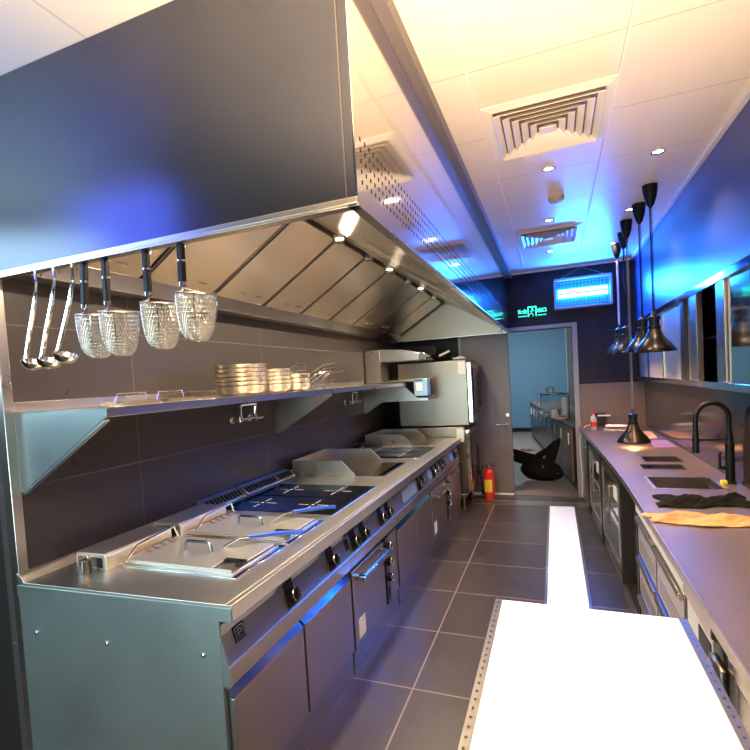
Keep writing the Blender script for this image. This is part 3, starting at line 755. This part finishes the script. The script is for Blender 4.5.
diffuser(.02, 2.67, .60, 'large square ceiling vent nearest the camera')
diffuser(.005, 4.84, .57, 'second square ceiling vent towards the back wall')
SP = [(.02,3.24),(.012,4.33),(.012,5.44),(.63,3.31),(.625,4.40),(.62,5.50)]
where = ['ceiling spotlight just past the near vent','ceiling spotlight before the far vent','ceiling spotlight between the far vent and the back wall','ceiling spotlight before the nearest heat lamp','ceiling spotlight level with the second heat lamp','ceiling spotlight over the farthest heat lamp']
for (x, y), lb in zip(SP, where):
    t = thing('ceiling_spotlight', lb, 'ceiling light', (x,y,CZ), 0, 'small recessed ceiling spotlights')
    MB().lathe([(.040,0),(.040,-.006),(.028,-.006),(.026,0)], seg=24, cap=False).obj('trim_ring', CHROME, t)
    MB().lathe([(.026,-.001),(.022,-.003)], seg=20).obj('lamp', LITW, t)
t = thing('smoke_detector', 'round beige smoke detector on the ceiling between the vents', 'smoke detector', (.065,3.79,CZ))
MB().lathe([(.055,0),(.055,-.02),(.048,-.034),(.030,-.038)], seg=28).obj('body', mat('aged_plastic',(.62,.55,.42),.5), t)
MB().lathe([(.012,-.038),(.010,-.044)], seg=12).obj('sensor', CHROME, t)
t = thing('ceiling_disc', 'flat round access disc by the large ceiling vent', 'disc', (-.06,3.03,CZ))
MB().lathe([(.055,0),(.055,-.006),(.05,-.008)], seg=28).obj('cap', CEILP, t)
MB().lathe([(.046,-.008),(.044,-.0095)], seg=28).obj('ring', CEILP, t)

# ---------------------------------------------------------------- heat lamps
def heat_lamp(x, y, rim, label, coil=True, cordm=None):
    t = thing('heat_lamp', label, 'pendant lamp', (x,y,rim), 0, 'row of pendant heat lamps over the counter')
    H_ = CZ-rim
    MB().lathe([(.050,0),(.048,-.03),(.040,-.08),(.024,-.135),(.013,-.15),(.009,-.158)], c=(0,0,H_), seg=28).obj('ceiling_cup', BLACK, t)
    R = .135
    MB().lathe([(R,0),(R,.006),(R*.97,.018),(R*.80,.052),(R*.58,.085),(R*.42,.115),(R*.33,.150),(R*.27,.165),(R*.25,.165),(R*.30,.148),(R*.39,.112),(R*.55,.081),(R*.77,.048),(R*.95,.010),(R*.985,0)], seg=40, cap=False).obj('lamp_shade', LAMPM, t)
    MB().lathe([(.038,.155),(.040,.165),(.040,.185),(.034,.19),(.034,.225),(.040,.228),(.040,.25),(.024,.258),(.012,.275),(.010,.295)], seg=24).obj('socket', BLACKM, t)
    MB().sphere((0,0,.085), .032, 16, 10, (1,1,1.3)).obj('bulb', BULB, t, label='glowing heat bulb')
    b = MB(); z0 = .29; z1 = H_-.155
    if coil:
        n = int((z1-z0)/.011); pts = []
        for k in range(n*6):
            a = k*PI/3; pts.append((.009*math.cos(a), .009*math.sin(a), z0+(z1-z0)*k/(n*6)))
        b.tube(pts, .0032, 5)
    else:
        b.tube([(0,0,z0),(.004,0,z0+(z1-z0)*.3),(-.003,0,z0+(z1-z0)*.7),(0,0,z1)], .007, 8)
    b.obj('cord', cordm or BLACK, t)
heat_lamp(.685, 3.90, 1.705, 'nearest pendant heat lamp, in front of the row')
heat_lamp(.675, 4.30, 1.725, 'second pendant heat lamp from the camera')
heat_lamp(.64, 4.72, .935, 'heat lamp pulled down low over the counter', True, mat('grey_cord',(.13,.12,.13),.45))
heat_lamp(.665, 5.12, 1.73, 'fourth pendant heat lamp, hidden behind the nearer shades')
heat_lamp(.655, 5.54, 1.75, 'farthest pendant heat lamp, on a pale cord', True, mat('pale_cord',(.75,.72,.78),.45))

# ---------------------------------------------------------------- wall cabinet on the right
t = thing('wall_cabinet', 'long recessed steel wall cabinet with sliding panels above the counter', 'cabinet', (XC,0,1.475))
ya, yb = .2, 6.35
MB().box(-.012,.05,ya,yb,.605,.655).obj('top_rail', MIRROR, t, .003)
MB().box(-.02,.07,ya,yb,-.03,.012).obj('bottom_rail', MIRROR, t, .003)
MB().box(0,.42,ya,yb,-.035,-.03).box(.41,.42,ya,yb,-.03,.65).obj('carcass', CABD, t)
MB().box(.10,.40,3.0,4.2,.30,.315).obj('inner_shelf', STEEL, t)
for a, b_ in ((5.72,6.3),(4.32,4.95),(4.98,5.70),(4.02,4.20),(2.36,3.26),(1.4,2.3),(.3,1.35)):
    xx = .012 if a not in (4.02,) else .03
    MB().box(xx, xx+.008, a, b_, .012, .605).obj('sliding_panel', MIRROR if a == 2.36 else LIDM, t)
for a, b_ in ((4.95,4.985),(4.205,4.225),(4.285,4.32),(3.84,4.02),(3.27,3.42),(2.30,2.36),(5.69,5.72),(1.35,1.40)):
    MB().box(-.004 if b_-a > .1 else 0, .035, a, b_, .012, .605).obj('frame_post', STEEL if b_-a > .03 else CABD, t, .003)
MB().box(.0,.03,4.225,4.285,.012,.605).obj('dark_gap', CABD, t)
v = thing('cup_stack', 'small stack of pale cups inside the open part of the wall cabinet', 'cups', (1.12,3.56,1.447))
MB().lathe([(.03,0),(.042,.09),(.044,.10),(.044,.13),(.046,.16)], seg=18).obj('cups', STEELD, v)
v = thing('display_box', 'pale box on the shelf inside the open wall cabinet', 'box', (1.10,3.62,1.79))
MB().box(-.05,.15,-.10,.10,0,.04).obj('carton', FILM, v, .004)

# ---------------------------------------------------------------- counter on the right
def fx(y):   # front edge of the counter
    P = [(-2,.398),(3.3,.400),(3.9,.382),(4.8,.346),(6.38,.262)]
    for (a, xa), (b_, xb) in zip(P, P[1:]):
        if y <= b_: return xa+(xb-xa)*(y-a)/(b_-a)
    return P[-1][1]
ct = thing('counter_top', 'long grey stone counter along the right wall with a sink cut-out', 'counter', (0,0,0))
ys = [-1.5,.5,1.5,2.5,3.16,3.49,3.9,4.35,4.8,5.3,5.8,6.385]
b = MB()
SX0, SX1, SY0, SY1 = .54,.885,3.17,3.48
def strip(x0f, x1f, ylist):
    for a, c_ in zip(ylist, ylist[1:]):
        b.hexa([(x0f(a),a,.86),(x1f(a),a,.86),(x1f(c_),c_,.86),(x0f(c_),c_,.86)], [(x0f(a),a,.90),(x1f(a),a,.90),(x1f(c_),c_,.90),(x0f(c_),c_,.90)])
strip(fx, lambda y: XS-.001, [-1.5,.5,1.5,2.5,SY0]); strip(fx, lambda y: SX0, [SY0,SY1]); strip(lambda y: SX1, lambda y: XS-.001, [SY0,SY1]); strip(fx, lambda y: XS-.001, [SY1]+ys[6:])
b.v = [(x,y,z-.015) for x,y,z in b.v]
b.obj('slab', COUNTER, ct)
b = MB()
for a, c_ in zip(ys, ys[1:]):
    b.hexa([(fx(a)-.004,a,.845),(fx(a),a,.845),(fx(c_),c_,.845),(fx(c_)-.004,c_,.845)], [(fx(a)-.004,a,.884),(fx(a),a,.884),(fx(c_),c_,.884),(fx(c_)-.004,c_,.884)])
b.obj('edge', COUNTEDGE, ct)
CT = .885
t = thing('sink', 'small rectangular undermount sink before the black faucet', 'sink', (SX0,SY0,CT))
w, d = SX1-SX0, SY1-SY0
b = MB().box(0,w,0,.004,-.17,-.002).box(0,w,d-.004,d,-.17,-.002).box(0,.004,0,d,-.17,-.002).box(w-.004,w,0,d,-.17,-.002).box(0,w,0,d,-.174,-.17)
b.obj('bowl', CABST, t)
MB().box(-.018,.0,-.018,d+.018,0,.0015).box(w,w+.018,-.018,d+.018,0,.0015).box(0,w,-.018,0,0,.0015).box(0,w,d,d+.018,0,.0015).obj('rim', STEEL, t)
MB().cyl((w/2,d/2,-.170),(w/2,d/2,-.168),.03).obj('drain', CHROME, t)
t = thing('faucet', 'tall black spring faucet standing behind the sink', 'faucet', (.955,3.34,CT))
MB().lathe([(.032,0),(.032,.01),(.024,.014),(.024,.24),(.020,.245),(.019,.30)], seg=24).obj('body', BLACKM, t)
pts = [(0,0,.28)]
for k in range(17):
    a = PI*k/16; pts.append((-.087+.087*math.cos(a), -.02*k/16, .385+.098*math.sin(a)))
pts.append((-.174,-.02,.32)); pts.append((-.174,-.02,.29))
MB().tube(pts, .0135, 12).obj('arch', BLACKM, t)
b = MB(); 
full = [Vector(p) for p in pts]
for i in range(len(full)-1):
    for q in (0,.5):
        p = full[i].lerp(full[i+1], q); dv = (full[i+1]-full[i]).normalized()
        b.cyl(p-dv*.002, p+dv*.002, .0155, seg=12)
b.obj('spring', BLACKM, t)
MB().cyl((-.174,-.02,.30),(-.174,-.02,.27),.017).cyl((-.174,-.02,.27),(-.176,-.02,.185),.016,.020).obj('spray_head', BLACKM, t)
MB().cyl((0,0,.26),(-.174,-.02,.262),.006).lathe([(.021,.25),(.021,.275)],c=(-.174,-.02,0),seg=16).obj('support_bar', BLACKM, t)
MB().cyl((0,0,.09),(-.06,0,.095),.012).cyl((-.05,0,.09),(-.052,-.005,.18),.007).sphere((-.052,-.005,.18),.010).obj('lever', BLACKM, t)
t = thing('sponge', 'tiny yellow sponge at the foot of the black faucet', 'sponge', (.915,3.30,CT))
MB().box(-.02,.012,-.015,.015,0,.025).obj('sponge', YELLOW, t, .004)
for (x, y, w_, d_, lb) in ((.56,3.74,.26,.16,'nearer black glass warming plate set in the counter'),(.62,4.02,.24,.22,'farther black glass warming plate, close under the low lamp')):
    t = thing('warming_plate', lb, 'warming plate', (x,y,CT), 0, 'black glass warming plates')
    MB().box(0,w_,0,d_,0,.004).obj('glass', GLASSB, t, .001)
    MB().box(-.006,w_+.006,-.006,0,0,.005).box(-.006,w_+.006,d_,d_+.006,0,.005).box(-.006,0,0,d_,0,.005).box(w_,w_+.006,0,d_,0,.005).obj('rim', CABST, t)
# cloths: heaped sheet with folds and an uneven outline
def cloth(name, label, cx, cy, w, d, hgt, m, seed, dens=46, thick=.003, curl=0):
    rnd = random.Random(seed); ph = [rnd.uniform(0,6.28) for _ in range(12)]
    vs = []; fs = []; n1 = dens; n2 = int(dens*.6)
    for j in range(n2+1):
        for i in range(n1+1):
            u, v = i/n1, j/n2
            ex = .10*math.sin(5*v+ph[0])+.05*math.sin(13*v+ph[1]); ey = .22*math.sin(4*u+ph[2])+.12*math.sin(11*u+ph[3])+.06*math.sin(26*u+ph[11])
            x = (u-.5)*w*(1+ex*.5)+ex*w*.3*(1 if u > .5 else -1)*abs(u-.5); y = (v-.5)*d*(1+ey)+.14*d*math.sin(3.1*u+ph[4])
            z = (math.sin(7*u+9*v+ph[5])*.30+math.sin(15*u-6*v+ph[6])*.25+abs(math.sin(9*v+4*u+ph[7]))*.55+abs(math.sin(17*v-11*u+ph[8]))*.22+abs(math.sin(31*u+12*v+ph[9]))*.20+abs(math.sin(23*u-19*v+ph[10]))*.18)
            e = min(u,1-u,v,1-v)*7; e = min(1,e)
            z = max(0,z)*hgt*(.15+.85*e)+.003
            vs.append((x,y,z)); 
    for j in range(n2):
        for i in range(n1):
            a = j*(n1+1)+i; fs.append((a,a+1,a+n1+2,a+n1+1))
    o = MB().add(vs, fs).obj(name, m, loc=(cx,cy,CT), solid=thick)
    sb = o.modifiers.new('sub','SUBSURF'); sb.levels = 1; sb.render_levels = 1
    return o
tag(cloth('cloth', 'crumpled black cloth lying in front of the sink', .70, 2.87, .44, .22, .030, CLOTHB, 3), 'crumpled black cloth lying in front of the sink', 'cloth')
tag(cloth('cloth', '', .62, 2.53, .46, .13, .026, CLOTHO, 11, 60), 'orange and cream cloth folded along the counter, nearest cloth', 'cloth')
# far end of the counter: towels, bottle, cards
for k, (z, m, w_) in enumerate(((0,CLOTHW,.28),(.022,CLOTHO,.26),(.044,CLOTHW,.24))):
    o = cloth('towel', '', .66, 6.05, w_, .17, .012, m, 20+k, 24)
    o.location.z = CT+z
    tag(o, ('bottom pale towel of the pile by the back wall','orange towel in the middle of the pile by the back wall','topmost pale towel of the pile by the back wall')[k], 'towel', 'folded towels at the counter end')
t = thing('bottle', 'small clear bottle with red cap at the counter corner', 'bottle', (.415,6.10,CT))
MB().lathe([(.032,0),(.036,.006),(.036,.11),(.032,.14),(.014,.175),(.014,.19)], seg=20).obj('body', PETM, t)
MB().lathe([(.0365,.04),(.0365,.095)], seg=20, cap=False).obj('label_band', RED, t, label='red and white label')
MB().lathe([(.016,.185),(.016,.21)], seg=16).obj('cap', RED, t, label='red cap')
t = tag(MB().prism([(.72,5.2),(.93,5.3),(.96,5.85),(.74,5.75)], 'z', CT, CT+.006).obj('lamp_light_patch', CLOTHO), 'orange patch of heat-lamp light on the counter beyond the low lamp', 'light patch')  # pool of heat-lamp light, put in as a thin orange sheet
t = tag(MB().prism([(.80,4.7),(.975,4.72),(.975,5.15),(.82,5.12)], 'z', CT, CT+.004).obj('menu_card', PURPLE), 'purple card lying by the splashback beyond the lamp', 'card')

# units under the counter
def rot_unit(y0, y1):
    a = Vector((fx(y0),y0)); b_ = Vector((fx(y1),y1)); return (a.x+.018, a.y, 0), math.atan2(-(b_.x-a.x), b_.y-a.y), (b_-a).length
def glass_fridge(y0, y1, label):
    loc, rz, L_ = rot_unit(y0, y1)
    t = thing('undercounter_fridge', label, 'fridge', loc, rz, 'glass-door undercounter fridges')
    MB().box(.03,.50,.02,L_-.02,.06,.83).obj('body', CABD, t)
    MB().box(.0,.03,.03,L_-.03,.10,.14).box(0,.03,.03,L_-.03,.74,.79).box(0,.03,.03,.07,.10,.79).box(0,.03,L_-.07,L_-.03,.10,.79).box(0,.03,.03,L_-.03,.46,.475).obj('door_frame', CABST, t, .002)
    MB().box(.008,.014,.07,L_-.07,.14,.74).obj('door_glass', GLASSD, t)
    MB().cyl((-.03,L_*.3,.70),(-.03,L_*.3,.40),.008,seg=10).cyl((0,L_*.3,.69),(-.03,L_*.3,.69),.006).cyl((0,L_*.3,.41),(-.03,L_*.3,.41),.006).obj('handle', STEEL, t)
    MB().box(.004,.0075,L_*.15,L_*.32,.60,.70).obj('price_card', PAPER, t, label='pale square sticker')
    MB().box(0.01,.05,0,L_,.0,.055).obj('kick_plate', COUNTEDGE, t, .002)
glass_fridge(3.76, 4.72, 'glass-door fridge under the counter, nearer of the two')
glass_fridge(4.80, 5.66, 'glass-door fridge under the counter, nearer the doorway')
for y0, y1, lb in ((4.72,4.79,'narrow dark upright panel between the two glass fridges'),(5.67,5.75,'narrow dark upright panel past the last glass fridge')):
    loc, rz, L_ = rot_unit(y0, y1)
    t = thing('upright_panel', lb, 'panel', loc, rz, 'upright panels under the counter')
    MB().box(-.008,.5,0,L_,0,.84).obj('panel', CABD, t, .003)
loc, rz, L_ = rot_unit(5.76, 6.37)
t = thing('end_cabinet', 'dark base cabinet at the far end of the counter', 'cabinet', loc, rz)
MB().box(.03,.5,0,L_,.05,.84).obj('carcass', CABD, t)
MB().box(.0,.03,.02,L_-.02,.09,.80).obj('door', CABST, t, .003); MB().cyl((-.02,.08,.72),(.0,.08,.72),.018).obj('latch', CHROME, t); MB().box(.01,.05,0,L_,0,.055).obj('kick_plate', COUNTEDGE, t)
loc, rz, L_ = rot_unit(3.08, 3.74)
t = thing('open_niche', 'dark open niche under the counter beside the sink', 'cabinet', loc, rz)
MB().box(.46,.5,0,L_,0,.84).box(.0,.46,0,.02,0,.84).box(0,.46,L_-.02,L_,0,.84).box(.02,.46,.02,L_-.02,0,.06).obj('carcass', CABD, t, .002)
MB().box(0,.02,.02,L_-.02,0,.055).obj('kick_plate', COUNTEDGE, t); MB().box(.08,.09,.02,L_-.02,.1,.8).obj('back_board', CABD, t)
t = thing('drawer_unit', 'steel drawer unit with two columns of drawers under the counter', 'drawer unit', (.418,1.98,0))
MB().box(.03,.5,0,1.08,.06,.835).obj('carcass', CABD, t)
MB().box(-.006,.03,0,1.08,.775,.83).obj('top_rail', PAPER, t, .003, label='pale upper rail')
for c0 in (.02, .55):
    for z0, z1 in ((.54,.76),(.31,.53),(.08,.30)):
        d_ = MB().box(.0,.03,c0,c0+.50,z0,z1).obj('drawer', CABST, t, .003)
        MB().prism([(-.022,z1-.015),(-.012,z1-.002),(.0,z1-.002),(.0,z1-.03),(-.014,z1-.03)], 'y', c0+.01, c0+.49).obj('pull', STEEL, d_, .001)
        b = MB()
        for i in range(24):
            for j in range(4): b.box(-.001,0,c0+.03+i*.018,c0+.036+i*.018,z0+.03+j*.02,z0+.036+j*.02)
        b.obj('perforations', BLACK, d_)
MB().box(-.004,0,.02,1.04,.525,.535).obj('blue_tape', BLUE, t, label='blue protective edge')
MB().box(0.01,.05,0,1.08,0,.055).obj('kick_plate', COUNTEDGE, t)
t = thing('cold_drawer_unit', 'steel unit with a chunky latch under the near part of the counter', 'fridge', (.418,.2,0))
MB().box(.03,.5,0,1.76,.06,.835).obj('carcass', CABD, t)
MB().box(-.006,.03,0,1.30,.775,.83).box(-.006,.03,1.45,1.76,.775,.83).obj('top_rail', COUNTEDGE, t, .003)
MB().box(0,.03,1.46,1.75,.08,.765).obj('side_panel', PAPER, t, .003, label='pale perforated panel')
MB().box(0,.03,.01,.62,.08,.765).obj('door', CABST, t, .003)
MB().box(0,.03,.64,1.25,.08,.765).obj('door', CABST, t, .003)
MB().box(-.003,.0,1.47,1.60,.64,.75).obj('control_panel', BLACK, t)
MB().box(-.03,.0,1.30,1.40,.62,.77).obj('latch', CABST, t, .012)
MB().cyl((-.035,1.35,.76),(-.012,1.35,.60),.010,seg=10).obj('latch_lever', CHROME, t)
MB().box(0.01,.05,0,1.76,0,.055).obj('kick_plate', COUNTEDGE, t)

# ---------------------------------------------------------------- bright work table in the foreground
t = thing('work_table', 'steel work table in the foreground aisle, glare painted white on its top', 'table', (0,0,0))
TX0, TX1, TY0, TY1, TZ = -.196, .325, .35, 1.63, .842
MB().box(TX0,TX1,TY0,TY1,TZ-.03,TZ).obj('top', STRIP, t, .003)
b = MB().box(TX0-.022,TX0,TY0,TY1,TZ-.03,TZ+.001).box(TX1,TX1+.022,TY0,TY1,TZ-.03,TZ+.001)
b.obj('edge_strip', CABST, t)
b = MB()
for k in range(40):
    y = TY0+.02+k*.0315; b.box(TX1+.008,TX1+.014,y,y+.007,TZ+.001,TZ+.002).box(TX0-.014,TX0-.008,y,y+.007,TZ+.001,TZ+.002)
b.obj('studs', CHROME, t)
for x in (TX0+.04,TX1-.04):
    for y in (TY0+.05,TY1-.06): MB().box(x-.02,x+.02,y-.02,y+.02,.0,TZ-.03).obj('leg', STEEL, t, .003)
MB().box(TX0+.03,TX1-.03,TY0+.05,TY1-.06,.2,.22).obj('undershelf', STEEL, t)

# ---------------------------------------------------------------- room beyond the door
ang = math.atan2(.58+.2, 12.28-6.7)
t = thing('back_bar_counter', 'dark counter running along the room beyond the doorway', 'counter', (.205,6.68,0), ang)
MB().box(-.02,.62,0,5.6,.84,.88).obj('top', COUNTER, t, .003)
MB().box(.0,.6,0.02,5.58,.08,.84).obj('carcass', CABD, t)
for k in range(9):
    y0 = .03+k*.615
    d_ = MB().box(-.02,.0,y0,y0+.60,.12,.82).obj('door', STEELD if k > 2 else TAUPE, t, .003)
    MB().box(-.045,-.03,y0+.1,y0+.13,.60,.76).obj('handle', PAPER, d_, .003)
MB().box(.03,.6,0,5.58,0,.08).obj('kick_plate', CABD, t)
MB().lathe([(.03,0),(.045,.02),(.03,.04)], seg=14, M=Matrix.Translation((-.03,1.6,.45))@Matrix.Rotation(PI/2,4,'Y')).obj('valve', PINK, t)
t = thing('display_case', 'low glass display case on the counter beyond the door', 'display case', (.02,8.3,.88), .14)
b = MB().box(-.25,.20,0,.012,.0,.012).box(-.25,.20,0,.012,.33,.345).box(-.25,-.238,0,.012,0,.34).box(.188,.20,0,.012,0,.34).box(-.25,.2,.5,.512,.33,.345).box(-.25,-.238,.5,.512,0,.34).box(.188,.2,.5,.512,0,.34).box(-.25,-.238,0,.5,.33,.345).box(.188,.2,0,.5,.33,.345)
b.obj('frame', CHROME, t)
MB().box(-.24,.19,.003,.008,.012,.33).obj('glass', GLASSC, t)
MB().box(-.24,.19,.01,.5,.0,.03).obj('base', FILM, t)
for (x, y, lb, cl, r, h_) in ((-.02,7.75,'white round jar standing before the display case',WHITE,.06,.14),(.08,7.45,'pink plate stack nearest on the counter beyond the door',PINK,.10,.05),(-.15,8.0,'white bowl beside the glass display case',WHITE,.08,.07),(.14,7.75,'tall white container by the door frame',WHITE,.055,.32),(.05,8.0,'small orange tub in front of the display case',CLOTHO,.07,.10)):
    t = thing('container', lb, 'container', (x,y,.88), 0, 'containers on the far counter')
    MB().lathe([(r*.8,0),(r,h_*.3),(r,h_*.8),(r*.7,h_)], seg=18).obj('body', cl, t)
    MB().lathe([(r*.72,h_),(r*.6,h_+.012)], seg=18).obj('lid', STEEL, t)
t = thing('ring_stand', 'round white ring ornament standing on the display case', 'ornament', (-.07,8.32,1.228))
MB().tube([(.05*math.cos(a*PI/12),0,.06+.05*math.sin(a*PI/12)) for a in range(24)], .018, 8, True).obj('ring', WHITE, t)
MB().box(-.03,.03,-.02,.02,-.004,.004).obj('foot', CHROME, t)
struct(MB().box(.25,.37,10.2,10.3,0,CZ).obj('trim_9', WHITE))
# black bag on the floor
t = thing('black_bag', 'large black bag slumped on the floor against the far counter', 'bag', (-.20,7.30,0))
def blob(path, name, flat=.6, m=CLOTHB, seg=18):
    b = MB(); pts = [Vector(p[:3]) for p in path]; vs = []; fs = []; n = len(pts)
    for i, p in enumerate(pts):
        tg = (pts[min(i+1,n-1)]-pts[max(i-1,0)]).normalized(); sd = Vector((0,1,0)); up = tg.cross(sd).normalized()
        for k in range(seg):
            a = 2*PI*k/seg; r = path[i][3]; jit = 1+.12*math.sin(k*2.3+i*1.7)+random.uniform(-.16,.16)
            vs.append(p+(up*math.cos(a)*r+sd*math.sin(a)*r*flat)*jit)
    for i in range(n-1):
        for k in range(seg):
            fs.append((i*seg+k, i*seg+(k+1) % seg, (i+1)*seg+(k+1) % seg, (i+1)*seg+k))
    fs += [tuple(range(seg))[::-1], tuple(range((n-1)*seg, n*seg))]
    o = b.add(vs, fs).obj(name, m, t); sb = o.modifiers.new('sub','SUBSURF'); sb.levels = 1; sb.render_levels = 1
    return o
blob([(-.29,0,.09,.07),(-.24,0,.14,.135),(-.12,0,.18,.18),(.03,0,.17,.175),(.14,0,.13,.135),(.22,0,.09,.09),(.26,0,.06,.03)], 'body')
blob([(.02,0,.24,.10),(-.10,0,.28,.11),(-.22,0,.31,.10),(-.33,0,.35,.09),(-.42,0,.39,.085),(-.48,0,.40,.07),(-.52,0,.41,.03)], 'hood_flap')
blob([(.06,0,.24,.08),(.12,0,.36,.065),(.17,0,.47,.055),(.21,0,.56,.04),(.235,0,.63,.015)], 'upright_strap', .4)
blob([(-.10,0,.34,.05),(.0,0,.40,.05),(.08,0,.46,.04),(.15,0,.55,.03),(.19,0,.60,.012)], 'side_strap', .5)
MB().sphere((-.43,-.055,.40), .026, 12, 8, (1,.4,1)).obj('tag', WHITE, t, label='white tag')
MB().sphere((.2,-.06,.12), .010, 10, 6).sphere((0,-.11,.22), .010, 10, 6).obj('buckle', CHROME, t)
t = thing('floor_rag', 'dark red rag on the grey floor beyond the doorway', 'rag', (-.58,10.1,0))
b = MB(); b.sphere((0,0,.0), .11, 16, 8, (1.3,1,.35)); b.v = [(x*(1+random.uniform(-.3,.3)), y*(1+random.uniform(-.3,.3)), max(0.001,z)) for x,y,z in b.v]
b.obj('rag', mat('rag_red',(.22,.07,.05),.8), t)

# ---------------------------------------------------------------- lights
def area(name, loc, rot, sx, sy, power, col, spread=180):
    l = bpy.data.lights.new(name, 'AREA'); l.shape = 'RECTANGLE'; l.size = sx; l.size_y = sy; l.energy = power; l.color = col
    l.spread = math.radians(spread)
    o = bpy.data.objects.new(name, l); C.objects.link(o); o.location = loc; o.rotation_euler = rot; return o
def spot(name, loc, power, col, ang=110, blend=.8, rot=(0,0,0), r=.03):
    l = bpy.data.lights.new(name, 'SPOT'); l.energy = power; l.color = col; l.spot_size = math.radians(ang); l.spot_blend = blend; l.shadow_soft_size = r
    o = bpy.data.objects.new(name, l); C.objects.link(o); o.location = loc; o.rotation_euler = rot; return o
WARM = (1,.76,.52)
for i, (x, y) in enumerate(SP+[(.02,2.1),(.63,2.2),(.02,1.0),(.63,1.1)]):
    spot('downlight', (x,y,CZ-.02), 44, WARM, 105)
for y in HL:
    spot('hood_lamp', (-1.2,y,2.48), 75, (1,.80,.56), 165, .5, r=.04)
# insect lamp output (beside its tubes)
area('insect_lamp_light', (.362,YB-.14,2.54), (-PI/2,0,0), .56, .2, 66, (.008,.13,1))
# heat lamps
for x, y, z in ((.685,3.9,1.72),(.675,4.3,1.74),(.64,4.72,.96),(.665,5.12,1.745),(.655,5.54,1.765)):
    spot('heat_lamp_light', (x,y,z), 14, (1,.50,.20), 140, .5, r=.03)
# room beyond
area('far_room_light', (-1.0,11.0,CZ-.03), (math.radians(20),0,0), 1.5, 2, 200, (.9,.96,1))
# unseen lights added behind and beside the camera for their effect
area('added_ceiling_wash', (.15,-.6,.9), (math.radians(180-30),0,0), 1.0, .8, 110, (1,.74,.48), 75)  # added uplight to brighten the ceiling, no real fixture
area('added_cool_front_light', (-2.0,-1.6,1.2), (PI/2,0,.0), 1.4, 1.6, 34, (.60,.90,1), 110)  # added cool fill for the range end panel
area('added_blue_glow', (-2.2,.5,2.5), (PI/2,0,0), .7, .5, 9, (.10,.16,1))  # added blue source for the glow reflected in the hood end
area('added_cool_side_light', (-3.3,.3,2.25), (PI/2,0,-.5), .9, 1.0, 24, (.55,.85,1))  # added cool source for the pale reflection on the hood end's left
w = bpy.data.worlds.new('world'); bpy.context.scene.world = w; w.use_nodes = True
w.node_tree.nodes['Background'].inputs[0].default_value = (.80,.72,.62,1); w.node_tree.nodes['Background'].inputs[1].default_value = .12

# ---------------------------------------------------------------- camera
yaw, pitch, roll = .3642, .0440, -.0588
cy, sy, cp, sp, cr, sr = math.cos(yaw), math.sin(yaw), math.cos(pitch), math.sin(pitch), math.cos(roll), math.sin(roll)
F = Vector((-sy*cp, cy*cp, -sp)); r = Vector((cy, sy, 0)); u_ = r.cross(F)
R2 = r*cr+u_*sr; U2 = -r*sr+u_*cr
cam = bpy.data.cameras.new('camera'); co = bpy.data.objects.new('camera', cam); C.objects.link(co)
Mx = Matrix((R2, U2, -F)).transposed().to_4x4(); Mx.translation = Vector((0,0,1.62)); co.matrix_world = Mx
cam.sensor_width = 36; cam.lens = 472.5/750*36; cam.shift_y = 26/750; cam.clip_start = .02
bpy.context.scene.camera = co
vs = bpy.context.scene.view_settings; vs.view_transform = 'Standard'; vs.look = 'None'; vs.gamma = 1; vs.exposure = 0.0
